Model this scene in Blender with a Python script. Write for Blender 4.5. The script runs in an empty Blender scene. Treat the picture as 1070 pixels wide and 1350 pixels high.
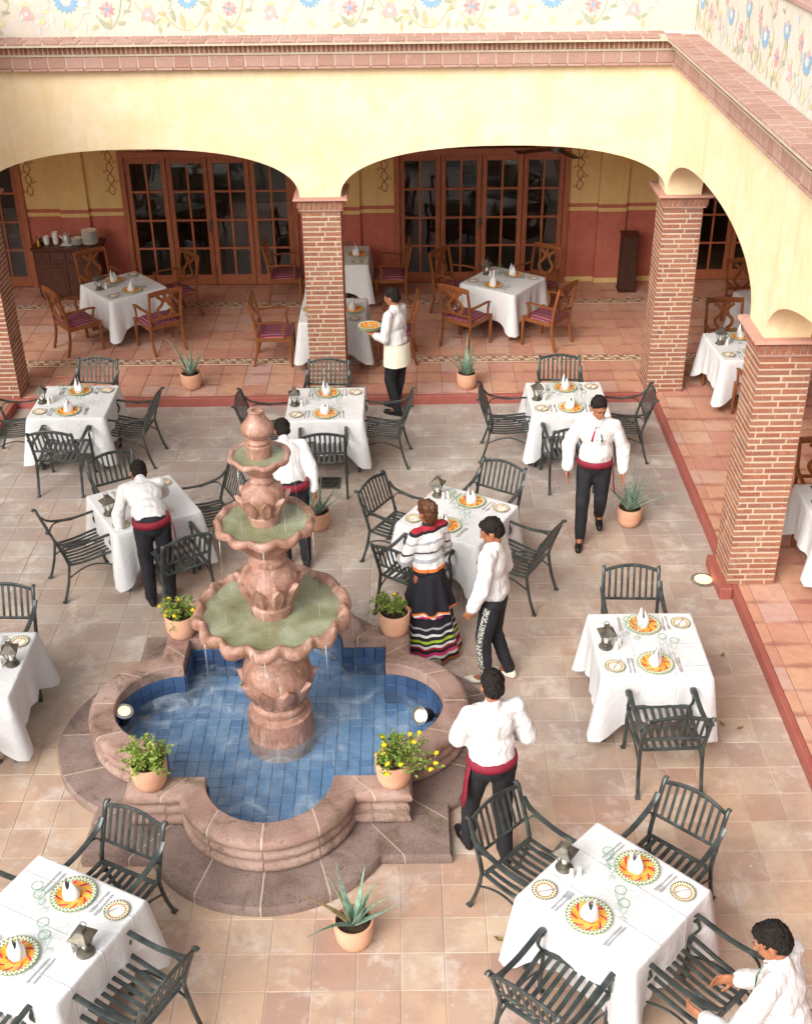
import bpy, bmesh, math, random
from mathutils import Vector, Matrix, Euler, noise as mnoise
random.seed(7)
PI = math.pi
rad = math.radians
sc = bpy.context.scene
COL = sc.collection

# ------------------------------------------------------------------ camera
cam_d = bpy.data.cameras.new('camera')
cam = bpy.data.objects.new('camera', cam_d)
COL.objects.link(cam)
sc.camera = cam
RT = Vector((0.99994311, -0.00513308, -0.00934998))
UP = Vector((0.01065993, 0.51129431, 0.85933957))
FW = Vector((-0.00036954, 0.85939035, -0.51131995))
mw = Matrix.Identity(4)
for i in range(3):
    mw[i][0], mw[i][1], mw[i][2] = RT[i], UP[i], -FW[i]
mw[2][3] = 6.93
cam.matrix_world = mw
cam_d.sensor_fit = 'HORIZONTAL'
cam_d.sensor_width = 36.0
cam_d.lens = 1578.0 / 1070.0 * 36.0
cam_d.clip_end = 500
# ------------------------------------------------------------------ world, sun, exposure
w = bpy.data.worlds.new('World')
sc.world = w
w.use_nodes = True
wn = w.node_tree
bgn = wn.nodes['Background']
sky = wn.nodes.new('ShaderNodeTexSky')
sky.sky_type = 'NISHITA'
sky.sun_disc = False
SUN_EL, SUN_AZ = 37.0, 217.0
sky.sun_elevation = rad(SUN_EL)
sky.sun_rotation = rad(SUN_AZ)
sky.dust_density = 4.0
sky.air_density = 1.0
hsv = wn.nodes.new('ShaderNodeHueSaturation')
hsv.inputs['Saturation'].default_value = 0.22
wn.links.new(sky.outputs[0], hsv.inputs['Color'])
wn.links.new(hsv.outputs[0], bgn.inputs[0])
bgn.inputs[1].default_value = 0.15
sun_d = bpy.data.lights.new('sun', 'SUN')
sun_d.energy = 1.5
sun_d.angle = rad(45)
sun_d.color = (1.0, 0.95, 0.88)
sun = bpy.data.objects.new('sun', sun_d)
COL.objects.link(sun)
az = rad(SUN_AZ)
sdir = Vector((math.sin(az) * math.cos(rad(SUN_EL)), math.cos(az) * math.cos(rad(SUN_EL)), math.sin(rad(SUN_EL))))
sun.rotation_euler = sdir.to_track_quat('Z', 'Y').to_euler()
sun.location = (0, 0, 20)
sc.view_settings.view_transform = 'Standard'
sc.view_settings.look = 'None'
sc.view_settings.gamma = 1.0
sc.view_settings.use_curve_mapping = False
sc.view_settings.exposure = 0.80

# ------------------------------------------------------------------ material helpers
def lin(c):
    return tuple(((x / 255.0) / 12.92 if x / 255.0 <= 0.04045 else ((x / 255.0 + 0.055) / 1.055) ** 2.4) for x in c) + (1.0,)
class NT:
    def __init__(s, name):
        s.m = bpy.data.materials.new(name)
        s.m.use_nodes = True
        s.t = s.m.node_tree
        s.b = s.t.nodes['Principled BSDF']
        s.out = s.t.nodes['Material Output']
    def n(s, typ, **kw):
        nd = s.t.nodes.new('ShaderNode' + typ)
        for k, v in kw.items():
            setattr(nd, k, v)
        return nd
    def set(s, sock, v):
        if isinstance(v, bpy.types.NodeSocket):
            s.t.links.new(v, sock)
        else:
            try:
                sock.default_value = v
            except Exception:
                sock.default_value = tuple(v)[:3]
    def math(s, op, a, b=0.0, c=0.0):
        nd = s.n('Math', operation=op)
        s.set(nd.inputs[0], a); s.set(nd.inputs[1], b); s.set(nd.inputs[2], c)
        return nd.outputs[0]
    def vmath(s, op, a, b=(0, 0, 0)):
        nd = s.n('VectorMath', operation=op)
        s.set(nd.inputs[0], a); s.set(nd.inputs[1], b)
        return nd.outputs[0]
    def coord(s, kind):
        if kind == 'World':
            return s.n('NewGeometry').outputs['Position']
        return s.n('TexCoord').outputs[kind]
    def noise(s, vec, scale, detail=4, rough=0.55, dist=0.0):
        nd = s.n('TexNoise')
        s.set(nd.inputs['Vector'], vec)
        nd.inputs['Scale'].default_value = scale
        nd.inputs['Detail'].default_value = detail
        nd.inputs['Roughness'].default_value = rough
        nd.inputs['Distortion'].default_value = dist
        return nd.outputs['Fac']
    def ramp(s, fac, stops, interp='LINEAR'):
        nd = s.n('ValToRGB')
        cr = nd.color_ramp
        cr.interpolation = interp
        while len(cr.elements) < len(stops):
            cr.elements.new(0.5)
        for e, (p, c) in zip(cr.elements, stops):
            e.position = p
            e.color = c if len(c) == 4 else tuple(c) + (1.0,)
        s.set(nd.inputs[0], fac)
        return nd.outputs[0]
    def mix(s, fac, a, b, blend='MIX'):
        nd = s.n('Mix', data_type='RGBA', blend_type=blend)
        s.set(nd.inputs[0], fac); s.set(nd.inputs[6], a); s.set(nd.inputs[7], b)
        return nd.outputs[2]
    def bump(s, h, strength=0.3, dist=0.01):
        nd = s.n('Bump')
        nd.inputs['Strength'].default_value = strength
        nd.inputs['Distance'].default_value = dist
        s.set(nd.inputs['Height'], h)
        s.t.links.new(nd.outputs[0], s.b.inputs['Normal'])
    def sep(s, v):
        nd = s.n('SeparateXYZ')
        s.set(nd.inputs[0], v)
        return nd.outputs
    def comb(s, x, y, z=0.0):
        nd = s.n('CombineXYZ')
        s.set(nd.inputs[0], x); s.set(nd.inputs[1], y); s.set(nd.inputs[2], z)
        return nd.outputs[0]
    def base(s, c):
        s.set(s.b.inputs['Base Color'], c)
    def rough(s, v):
        s.set(s.b.inputs['Roughness'], v)
    def spec(s, v):
        s.b.inputs['Specular IOR Level'].default_value = v
MATS = {}
def simple(name, cols, scale=6, rough=0.6, bump=0.0, bscale=60, rnd=0.0, metal=0.0, coord='Object', spec=0.4, detail=4, bdist=0.004):
    """noise-mottled paint/stone/wood: colours given in sRGB 0-255"""
    t = NT(name)
    v = t.coord(coord)
    f = t.noise(v, scale, detail)
    n = len(cols)
    c = t.ramp(f, [(0.3 + 0.4 * i / max(1, n - 1), lin(k)) for i, k in enumerate(cols)]) if n > 1 else lin(cols[0])
    if rnd > 0:
        r = t.n('ObjectInfo').outputs['Random']
        h = t.n('HueSaturation')
        t.set(h.inputs['Value'], t.math('MULTIPLY_ADD', r, 2 * rnd, 1 - rnd))
        t.set(h.inputs['Color'], c)
        c = h.outputs[0]
    t.base(c)
    t.rough(rough); t.spec(spec)
    t.b.inputs['Metallic'].default_value = metal
    if bump:
        t.bump(t.noise(v, bscale, 5), bump, bdist)
    MATS[name] = t.m
    return t.m

# ------------------------------------------------------------------ mesh helpers
class MB:
    def __init__(s):
        s.v = []; s.f = []; s.m = []
    def add(s, vs, fs, mi=0, xf=None):
        o = len(s.v)
        if xf is not None:
            vs = [xf @ Vector(p) for p in vs]
        s.v += [tuple(p) for p in vs]
        for f in fs:
            s.f.append(tuple(o + i for i in f)); s.m.append(mi)
        return s
    def box(s, x0, x1, y0, y1, z0, z1, mi=0, xf=None):
        vs = [(x, y, z) for z in (z0, z1) for y in (y0, y1) for x in (x0, x1)]
        fs = [(0, 2, 3, 1), (4, 5, 7, 6), (0, 1, 5, 4), (2, 6, 7, 3), (0, 4, 6, 2), (1, 3, 7, 5)]
        return s.add(vs, fs, mi, xf)
    def cbox(s, x0, x1, y0, y1, z0, z1, b=0.006, mi=0, xf=None):
        """box with chamfered edges"""
        vs = []; idx = {}
        X = (x0, x1); Y = (y0, y1); Z = (z0, z1)
        for i in (0, 1):
            for j in (0, 1):
                for k in (0, 1):
                    sx, sy, sz = (1, -1)[i], (1, -1)[j], (1, -1)[k]
                    idx[i, j, k, 0] = len(vs); vs.append((X[i], Y[j] + sy * b, Z[k] + sz * b))
                    idx[i, j, k, 1] = len(vs); vs.append((X[i] + sx * b, Y[j], Z[k] + sz * b))
                    idx[i, j, k, 2] = len(vs); vs.append((X[i] + sx * b, Y[j] + sy * b, Z[k]))
        fs = []
        for i in (0, 1):
            q = [idx[i, 0, 0, 0], idx[i, 1, 0, 0], idx[i, 1, 1, 0], idx[i, 0, 1, 0]]; fs.append(q if i else q[::-1])
            q = [idx[0, i, 0, 1], idx[1, i, 0, 1], idx[1, i, 1, 1], idx[0, i, 1, 1]]; fs.append(q[::-1] if i else q)
            q = [idx[0, 0, i, 2], idx[1, 0, i, 2], idx[1, 1, i, 2], idx[0, 1, i, 2]]; fs.append(q if i else q[::-1])
        for i in (0, 1):
            for j in (0, 1):
                q = [idx[i, j, 0, 0], idx[i, j, 0, 1], idx[i, j, 1, 1], idx[i, j, 1, 0]]; fs.append(q if (i + j) % 2 else q[::-1])
                q = [idx[i, 0, j, 0], idx[i, 0, j, 2], idx[i, 1, j, 2], idx[i, 1, j, 0]]; fs.append(q[::-1] if (i + j) % 2 else q)
                q = [idx[0, i, j, 1], idx[0, i, j, 2], idx[1, i, j, 2], idx[1, i, j, 1]]; fs.append(q if (i + j) % 2 else q[::-1])
                for k in (0, 1):
                    q = [idx[i, j, k, 0], idx[i, j, k, 1], idx[i, j, k, 2]]; fs.append(q if (i + j + k) % 2 else q[::-1])
        return s.add(vs, fs, mi, xf)
    def lathe(s, prof, n=24, mi=0, xf=None, mod=None, cap0=True, cap1=True):
        """prof: [(r,z)...]; mod(theta,i)->(dr,dz)"""
        vs = []; fs = []
        for i, (r, z) in enumerate(prof):
            for k in range(n):
                a = 2 * PI * k / n
                dr, dz = mod(a, i) if mod else (0, 0)
                vs.append(((r + dr) * math.cos(a), (r + dr) * math.sin(a), z + dz))
        for i in range(len(prof) - 1):
            for k in range(n):
                k2 = (k + 1) % n
                fs.append((i * n + k, i * n + k2, (i + 1) * n + k2, (i + 1) * n + k))
        if cap0:
            fs.append(tuple(range(n))[::-1])
        if cap1:
            fs.append(tuple((len(prof) - 1) * n + k for k in range(n)))
        return s.add(vs, fs, mi, xf)
    def sweep(s, path, w, t, side=None, n=8, mi=0, xf=None, closed=False):
        """sweep a rounded bar (width w along side, thickness t) along path; w,t may be lists"""
        P = [Vector(p) for p in path]; m = len(P)
        vs = []; fs = []
        pn = None
        for i in range(m):
            if closed:
                tg = (P[(i + 1) % m] - P[i - 1])
            else:
                tg = P[min(i + 1, m - 1)] - P[max(i - 1, 0)]
            tg.normalize()
            if side is not None:
                sd = Vector(side)
                sd = sd - tg * sd.dot(tg); sd.normalize()
            else:
                if pn is None:
                    pn = Vector((0, 0, 1)) if abs(tg.z) < 0.9 else Vector((1, 0, 0))
                sd = pn - tg * pn.dot(tg); sd.normalize(); pn = sd
            nm = tg.cross(sd)
            wi = w[i] if isinstance(w, (list, tuple)) else w
            ti = t[i] if isinstance(t, (list, tuple)) else t
            for k in range(n):
                a = 2 * PI * (k + 0.5) / n
                ca, sa = math.cos(a), math.sin(a)
                e = 0.55
                cx = math.copysign(abs(ca) ** e, ca); sx = math.copysign(abs(sa) ** e, sa)
                vs.append(P[i] + sd * (cx * wi / 2) + nm * (sx * ti / 2))
        mm = m if closed else m - 1
        for i in range(mm):
            i2 = (i + 1) % m
            for k in range(n):
                k2 = (k + 1) % n
                fs.append((i * n + k, i * n + k2, i2 * n + k2, i2 * n + k))
        if not closed:
            fs.append(tuple(range(n))[::-1]); fs.append(tuple((m - 1) * n + k for k in range(n)))
        return s.add(vs, fs, mi, xf)
    def tube(s, path, r, n=8, mi=0, xf=None, closed=False):
        P = [Vector(p) for p in path]; m = len(P); vs = []; fs = []; pn = None
        for i in range(m):
            tg = (P[(i + 1) % m] - P[i - 1]) if closed else (P[min(i + 1, m - 1)] - P[max(i - 1, 0)])
            tg.normalize()
            if pn is None:
                pn = Vector((0, 0, 1)) if abs(tg.z) < 0.9 else Vector((1, 0, 0))
            sd = pn - tg * pn.dot(tg); sd.normalize(); pn = sd
            nm = tg.cross(sd)
            ri = r[i] if isinstance(r, (list, tuple)) else r
            for k in range(n):
                a = 2 * PI * k / n
                vs.append(P[i] + sd * (math.cos(a) * ri) + nm * (math.sin(a) * ri))
        mm = m if closed else m - 1
        for i in range(mm):
            i2 = (i + 1) % m
            for k in range(n):
                k2 = (k + 1) % n
                fs.append((i * n + k, i * n + k2, i2 * n + k2, i2 * n + k))
        if not closed:
            fs.append(tuple(range(n))[::-1]); fs.append(tuple((m - 1) * n + k for k in range(n)))
        return s.add(vs, fs, mi, xf)
    def sphere(s, c, r, nu=12, nv=8, mi=0, xf=None):
        rx, ry, rz = r if isinstance(r, (tuple, list)) else (r, r, r)
        vs = [(c[0], c[1], c[2] - rz)]; fs = []
        for i in range(1, nv):
            p = -PI / 2 + PI * i / nv
            for k in range(nu):
                a = 2 * PI * k / nu
                vs.append((c[0] + rx * math.cos(p) * math.cos(a), c[1] + ry * math.cos(p) * math.sin(a), c[2] + rz * math.sin(p)))
        vs.append((c[0], c[1], c[2] + rz)); top = len(vs) - 1
        for k in range(nu):
            fs.append((0, 1 + (k + 1) % nu, 1 + k))
            fs.append((top, 1 + (nv - 2) * nu + k, 1 + (nv - 2) * nu + (k + 1) % nu))
        for i in range(nv - 2):
            for k in range(nu):
                k2 = (k + 1) % nu
                fs.append((1 + i * nu + k, 1 + i * nu + k2, 1 + (i + 1) * nu + k2, 1 + (i + 1) * nu + k))
        return s.add(vs, fs, mi, xf)
    def cap(s, A, B, ra, rb, n=12):
        """closed tapered capsule"""
        A = Vector(A); B = Vector(B)
        d = B - A; L = d.length
        q = d.to_track_quat('Z', 'Y').to_matrix().to_4x4() if L > 1e-6 else Matrix.Identity(4)
        prof = []
        for i in range(5):
            p = -PI / 2 + PI / 2 * i / 4
            prof.append((max(1e-4, ra * math.cos(p)), ra * math.sin(p)))
        for i in range(5):
            p = PI / 2 * i / 4
            prof.append((max(1e-4, rb * math.cos(p)), L + rb * math.sin(p)))
        return s.lathe(prof, n, 0, Matrix.Translation(A) @ q)
    def prism(s, poly, z0, z1, mi=0, xf=None):
        n = len(poly)
        vs = [(x, y, z0) for x, y in poly] + [(x, y, z1) for x, y in poly]
        fs = [tuple(range(n))[::-1], tuple(range(n, 2 * n))] + [(i, (i + 1) % n, n + (i + 1) % n, n + i) for i in range(n)]
        return s.add(vs, fs, mi, xf)
    def mesh(s, name, mats, smooth=False):
        me = bpy.data.meshes.new(name)
        me.from_pydata(s.v, [], s.f)
        for m in (mats if isinstance(mats, (list, tuple)) else [mats]):
            me.materials.append(m)
        if len(me.materials) > 1:
            me.polygons.foreach_set('material_index', s.m)
        if smooth:
            me.shade_smooth() if smooth is True else me.set_sharp_from_angle(angle=rad(smooth))
            if smooth is not True:
                me.polygons.foreach_set('use_smooth', [True] * len(me.polygons))
        me.update()
        return me
    def build(s, name, mats, parent=None, smooth=False, loc=None):
        return inst(name, s.mesh(name, mats, smooth), parent, loc)
def inst(name, me, parent=None, loc=None, rot=None, scale=None):
    o = bpy.data.objects.new(name, me)
    COL.objects.link(o)
    if parent is not None:
        o.parent = parent
    if loc is not None:
        o.location = loc
    if rot is not None:
        o.rotation_euler = rot
    if scale is not None:
        o.scale = scale
    return o
def tag(o, label=None, cat=None, group=None, kind=None):
    if label: o['label'] = label
    if cat: o['category'] = cat
    if group: o['group'] = group
    if kind: o['kind'] = kind
    return o
def thing(name, label, cat, loc=(0, 0, 0), rz=0.0, group=None):
    o = inst(name, None, None, loc, (0, 0, rz))
    o.empty_display_size = 0.1
    return tag(o, label, cat, group)
def copy_tree(o, parent=None):
    c = o.copy()
    COL.objects.link(c)
    c.parent = parent
    for ch in list(o.children):
        copy_tree(ch, c)
    return c
def bez(p0, p1, p2, p3, n=8):
    p0, p1, p2, p3 = map(Vector, (p0, p1, p2, p3))
    return [p0 * (1 - t) ** 3 + p1 * 3 * t * (1 - t) ** 2 + p2 * 3 * t * t * (1 - t) + p3 * t ** 3 for t in [i / n for i in range(n + 1)]]
def crom(pts, n=6):
    P = [Vector(p) for p in pts]; P = [P[0] * 2 - P[1]] + P + [P[-1] * 2 - P[-2]]
    out = []
    for i in range(1, len(P) - 2):
        for k in range(n):
            t = k / n
            a, b, c, d = P[i - 1], P[i], P[i + 1], P[i + 2]
            out.append(0.5 * ((2 * b) + (c - a) * t + (2 * a - 5 * b + 4 * c - d) * t * t + (3 * b - a - 3 * c + d) * t ** 3))
    out.append(P[-2])
    return out
def in_frame(x, y, z, mg=0.06):
    d = Vector((x, y, z - 6.93)); dp = d.dot(FW)
    if dp < 0.2: return None
    u = 0.5 + (1578 / 1070) * d.dot(RT) / dp; v = 0.5 - (1578 / 1350) * d.dot(UP) / dp
    return dp if (-mg < u < 1 + mg and -mg < v < 1 + mg) else None

# ------------------------------------------------------------------ materials
def m_paving():
    t = NT('courtyard_stone')
    P = t.coord('World')
    s_ = t.sep(P)
    ix = t.math('FLOOR', t.math('DIVIDE', t.math('SUBTRACT', s_[0], 0.235), 0.305))
    iy = t.math('FLOOR', t.math('DIVIDE', t.math('SUBTRACT', s_[1], 8.05), 0.305))
    wn_ = t.n('TexWhiteNoise'); t.set(wn_.inputs['Vector'], t.comb(ix, iy, 3.0))
    r = wn_.outputs['Value']
    tile = t.ramp(r, [(0.0, lin((150, 122, 106))), (0.2, lin((180, 158, 136))), (0.45, lin((158, 132, 118))), (0.7, lin((182, 164, 142))), (0.88, lin((166, 134, 112))), (1.0, lin((140, 116, 104)))])
    warm = t.ramp(r, [(0.0, lin((168, 122, 92))), (0.3, lin((188, 152, 116))), (0.55, lin((174, 132, 100))), (0.8, lin((192, 164, 130))), (1.0, lin((158, 116, 92)))])
    reg = t.math('MULTIPLY', t.math('ADD', t.math('MULTIPLY', s_[1], 0.085), t.math('MULTIPLY', t.noise(P, 0.7, 4), 1.3)), 0.4)
    f = t.ramp(reg, [(0.46, (0, 0, 0, 1)), (0.66, (1, 1, 1, 1))])
    grey = t.mix(f, warm, t.mix(0.58, tile, lin((150, 146, 140))))
    big = t.noise(P, 2.4, 7, 0.68, 0.1)
    c = t.mix(t.ramp(big, [(0.42, (0, 0, 0, 1)), (0.66, (0.6, 0.6, 0.6, 1))]), grey, lin((146, 112, 96)))
    bl = t.noise(t.vmath('ADD', P, (7.3, 2.1, 0)), 2.6, 8, 0.72, 0.15)
    c = t.mix(t.ramp(bl, [(0.52, (0, 0, 0, 1)), (0.66, (0.5, 0.5, 0.5, 1))]), c, lin((206, 196, 186)))
    sp = t.noise(P, 55, 3, 0.6)
    c = t.mix(t.ramp(sp, [(0.66, (0, 0, 0, 1)), (0.74, (0.6, 0.6, 0.6, 1))]), c, lin((96, 72, 60)))
    sp2 = t.noise(t.vmath('ADD', P, (3.0, 9.0, 1.0)), 17, 3, 0.6)
    c = t.mix(t.ramp(sp2, [(0.70, (0, 0, 0, 1)), (0.76, (0.6, 0.6, 0.6, 1))]), c, lin((220, 208, 196)))
    h = t.n('HueSaturation'); h.inputs['Saturation'].default_value = 0.80; h.inputs['Value'].default_value = 1.13; t.set(h.inputs['Color'], c)
    t.base(h.outputs[0])
    t.rough(t.math('MULTIPLY_ADD', big, 0.25, 0.5)); t.spec(0.35)
    t.bump(t.math('ADD', sp, t.math('MULTIPLY', big, 1.5)), 0.25, 0.004)
    return t.m
M_PAVE = m_paving()
def m_terracotta():
    t = NT('glazed_terracotta')
    P = t.coord('World')
    s_ = t.sep(t.coord('UV'))
    fy = s_[1]
    wn_ = t.n('TexWhiteNoise'); t.set(wn_.inputs['Vector'], t.comb(t.math('FLOOR', s_[0]), 0.0, 1.0))
    r = t.math('FRACT', t.math('ADD', wn_.outputs['Value'], t.n('ObjectInfo').outputs['Random']))
    c = t.ramp(r, [(0.0, lin((174, 116, 94))), (0.25, lin((190, 138, 106))), (0.5, lin((180, 120, 98))), (0.75, lin((192, 146, 114))), (1.0, lin((186, 148, 136)))])
    # darker fired edges along two sides of each tile
    ey = t.math('ABSOLUTE', t.math('SUBTRACT', t.math('FRACT', fy), 0.5))
    n_ = t.noise(P, 3.2, 4, 0.6, 0.5)
    e = t.math('ADD', t.math('MULTIPLY', ey, 1.35), t.math('MULTIPLY', t.math('SUBTRACT', n_, 0.5), 0.85))
    c = t.mix(t.ramp(e, [(0.52, (0, 0, 0, 1)), (0.72, (0.7, 0.7, 0.7, 1))]), c, lin((136, 74, 62)))
    c = t.mix(t.ramp(t.noise(P, 9, 5), [(0.42, (0, 0, 0, 1)), (0.7, (0.3, 0.3, 0.3, 1))]), c, lin((148, 88, 62)))
    h = t.n('HueSaturation'); h.inputs['Saturation'].default_value = 0.9; h.inputs['Value'].default_value = 1.16; t.set(h.inputs['Color'], c)
    t.base(h.outputs[0]); t.rough(t.math('MULTIPLY_ADD', n_, 0.3, 0.22)); t.spec(0.45)
    t.bump(t.noise(P, 12, 4), 0.12, 0.004)
    return t.m
M_TERRA = m_terracotta()
def m_border():
    t = NT('scroll_border_tile')
    P = t.coord('Object'); s_ = t.sep(P)
    x = t.math('MULTIPLY', s_[0], 2 * PI / 0.23)
    y = t.math('MULTIPLY', s_[1], 30.0)
    w1 = t.math('ABSOLUTE', t.math('SUBTRACT', y, t.math('MULTIPLY', t.math('SINE', x), 1.6)))
    w2 = t.math('ABSOLUTE', t.math('ADD', y, t.math('MULTIPLY', t.math('SINE', t.math('MULTIPLY', x, 2.0)), 1.9)))
    d = t.math('MINIMUM', w1, w2)
    c = t.ramp(d, [(0.35, lin((222, 208, 184))), (0.62, lin((150, 104, 78)))])
    c = t.mix(t.math('GREATER_THAN', t.math('ABSOLUTE', s_[1]), 0.098), c, lin((212, 190, 160)))
    t.base(c); t.rough(0.4)
    return t.m
M_BORDER = m_border()
M_RED = simple('red_paint', [(152, 82, 72), (162, 94, 82)], 5, 0.6, 0.15, 50)
M_GROUT = simple('grout', [(198, 184, 168), (182, 168, 152)], 8, 0.9, 0.2, 80, coord='World')
M_GROUTD = simple('dark_grout', [(150, 118, 98), (136, 104, 88)], 8, 0.9, 0.2, 80, coord='World')
M_MORTAR = simple('mortar', [(198, 184, 164), (184, 168, 146)], 9, 0.95, 0.5, 60)
def m_brick(name, cols, dark):
    t = NT(name)
    g = t.coord('Object'); r = t.n('ObjectInfo').outputs['Random']
    c = t.ramp(r, [(i / (len(cols) - 1), lin(k)) for i, k in enumerate(cols)])
    P = t.coord('World')
    n_ = t.noise(P, 38, 5, 0.65)
    c = t.mix(t.ramp(n_, [(0.35, (0, 0, 0, 1)), (0.7, (0.6, 0.6, 0.6, 1))]), c, lin(dark))
    n2 = t.noise(t.vmath('ADD', P, (4, 4, 4)), 14, 5, 0.7)
    c = t.mix(t.ramp(n2, [(0.58, (0, 0, 0, 1)), (0.72, (0.55, 0.55, 0.55, 1))]), c, lin((212, 178, 150)))
    t.base(c); t.rough(0.88); t.spec(0.2)
    t.bump(n_, 0.5, 0.006)
    return t.m
M_BRICK = m_brick('column_brick', [(160, 108, 84), (148, 94, 74), (172, 124, 96), (140, 98, 84), (166, 112, 86), (156, 116, 98)], (128, 82, 66))
M_CORN = m_brick('cornice_tile', [(174, 140, 126), (166, 130, 116), (182, 150, 138), (174, 142, 130)], (154, 118, 106))
M_SLAB = m_brick('cap_slab', [(190, 150, 134), (180, 140, 124)], (166, 120, 106))
def m_stucco(name, a, b, c3, streak=False):
    t = NT(name)
    P = t.coord('World')
    n1 = t.noise(P, 2.0, 6, 0.6, 0.4); n2 = t.noise(P, 9, 5, 0.6)
    c = t.ramp(t.math('MULTIPLY_ADD', n2, 0.4, t.math('MULTIPLY', n1, 0.6)), [(0.38, lin(a)), (0.52, lin(b)), (0.64, lin(c3))])
    t.base(c); t.rough(0.9); t.spec(0.15)
    mp = t.n('Mapping'); t.set(mp.inputs['Vector'], P); mp.inputs['Scale'].default_value = (5, 5, 0.35)
    st = t.noise(mp.outputs[0], 1.6, 5, 0.7)
    c = t.mix(t.ramp(st, [(0.52, (0, 0, 0, 1)), (0.72, (0.35, 0.35, 0.35, 1))]), c, lin(tuple(int(v * .86) for v in a)))
    t.base(c)
    t.bump(t.math('ADD', t.noise(P, 40, 5), t.math('MULTIPLY', t.noise(P, 4, 4, 0.6, 0.8), 2.5)), 0.2, 0.008)
    return t.m
M_YEL = m_stucco('yellow_limewash', (228, 204, 160), (231, 211, 174), (233, 218, 190))
M_OCHRE = m_stucco('ochre_wall', (214, 180, 118), (219, 187, 127), (222, 193, 137))
M_OCHRE2 = m_stucco('pale_ochre_wall', (214, 180, 114), (220, 188, 126), (224, 194, 138))
M_REDW = m_stucco('terracotta_red_wall', (176, 98, 82), (184, 106, 88), (190, 114, 94))
M_WHITEW = m_stucco('cream_wall', (198, 189, 175), (203, 195, 181), (207, 200, 188))
M_CEIL = simple('ceiling_plaster', [(228, 216, 194), (232, 222, 204)], 3, 0.9)
def m_wood(name, a, b, rough=0.4, sc_=3.0):
    t = NT(name)
    P = t.coord('Object')
    mp = t.n('Mapping'); t.set(mp.inputs['Vector'], P); mp.inputs['Scale'].default_value = (14, 14, 2)
    n_ = t.noise(mp.outputs[0], sc_, 6, 0.6, 0.8)
    r = t.n('ObjectInfo').outputs['Random']
    c = t.ramp(t.math('MULTIPLY_ADD', r, 0.15, n_), [(0.35, lin(a)), (0.72, lin(b))])
    t.base(c); t.rough(rough); t.spec(0.4)
    t.bump(n_, 0.1, 0.003)
    return t.m
M_DOOR = m_wood('door_wood', (142, 78, 50), (174, 106, 72), 0.42)
M_CHAIRW = m_wood('chair_wood', (98, 54, 28), (138, 82, 44), 0.38)
M_DARKW = m_wood('dark_wood', (52, 26, 14), (84, 42, 22), 0.35)
def m_stripe():
    t = NT('striped_seat_fabric')
    P = t.sep(t.coord('Object'))
    x = t.math('FRACT', t.math('MULTIPLY', P[0], 11.0))
    c = t.ramp(x, [(0.0, lin((120, 34, 44))), (0.22, lin((150, 110, 130))), (0.34, lin((92, 30, 66))), (0.55, lin((150, 46, 50))), (0.7, lin((176, 130, 120))), (0.8, lin((70, 34, 60)))], 'CONSTANT')
    t.base(c); t.rough(0.85)
    t.bump(t.noise(t.coord('Object'), 120, 2), 0.2, 0.002)
    return t.m
M_STRIPE = m_stripe()
def m_iron():
    t = NT('painted_cast_iron')
    P = t.coord('World')
    n_ = t.noise(P, 9, 5, 0.6)
    c = t.ramp(n_, [(0.35, lin((42, 46, 45))), (0.6, lin((66, 73, 71))), (0.75, lin((94, 104, 101)))])
    t.base(c); t.rough(t.math('MULTIPLY_ADD', n_, 0.3, 0.2)); t.spec(0.6)
    t.b.inputs['Metallic'].default_value = 0.15
    t.bump(t.noise(P, 90, 3), 0.15, 0.002)
    return t.m
M_IRON = m_iron()
def m_linen():
    t = NT('white_linen')
    P = t.coord('World')
    t.base(t.ramp(t.noise(P, 1.5, 3), [(0.3, lin((209, 209, 210))), (0.7, lin((214, 214, 213)))]))
    t.rough(0.85); t.spec(0.2)
    o_ = t.sep(t.coord('Object'))
    cr = None
    for ax, ps in ((0, (-.3, 0.0, .3)), (1, (-.15, .15))):
        for p_ in ps:
            g_ = t.math('SUBTRACT', 1.0, t.math('MINIMUM', t.math('MULTIPLY', t.math('ABSOLUTE', t.math('SUBTRACT', o_[ax], p_)), 120.0), 1.0))
            cr = g_ if cr is None else t.math('MAXIMUM', cr, g_)
    wr = t.noise(P, 7, 6, 0.6, 1.2)
    t.bump(t.math('ADD', t.math('MULTIPLY', cr, 0.25), t.math('ADD', wr, t.math('MULTIPLY', t.noise(P, 300, 2), 0.05))), 0.45, 0.03)
    return t.m
M_LINEN = m_linen()
M_NAP = simple('napkin_linen', [(214, 213, 211), (220, 219, 216)], 6, 0.85, 0.3, 30)
M_CER = simple('white_ceramic', [(226, 222, 208), (232, 228, 216)], 4, 0.3, spec=0.5)
M_STEEL = simple('stainless_steel', [(226, 228, 230), (234, 236, 238)], 8, 0.32, metal=0.85)
M_TIN = simple('aged_tin', [(66, 64, 58), (104, 100, 90), (126, 116, 98)], 14, 0.5, 0.2, 60, metal=0.5, coord='World')
M_POT = simple('terracotta_pot', [(210, 158, 128), (216, 166, 136), (206, 150, 120)], 6, 0.85, 0.15, 80, coord='World')
M_SOIL = simple('soil', [(46, 34, 26), (72, 54, 40)], 30, 1.0, 0.8, 60)
def m_leaf(name, a, b, rough=0.5):
    t = NT(name)
    P = t.coord('World')
    c = t.ramp(t.noise(P, 26, 3), [(0.3, lin(a)), (0.7, lin(b))])
    t.base(c); t.rough(rough); t.spec(0.3)
    if 'Transmission Weight' in t.b.inputs:
        t.b.inputs['Subsurface Weight'].default_value = 0.0
    return t.m
M_LEAF = m_leaf('lantana_leaf', (70, 104, 34), (128, 150, 58))
M_LEAF2 = m_leaf('lantana_leaf_pale', (98, 126, 52), (160, 168, 84))
M_AGAVE = m_leaf('agave_leaf', (92, 124, 104), (148, 172, 152), 0.45)
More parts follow.
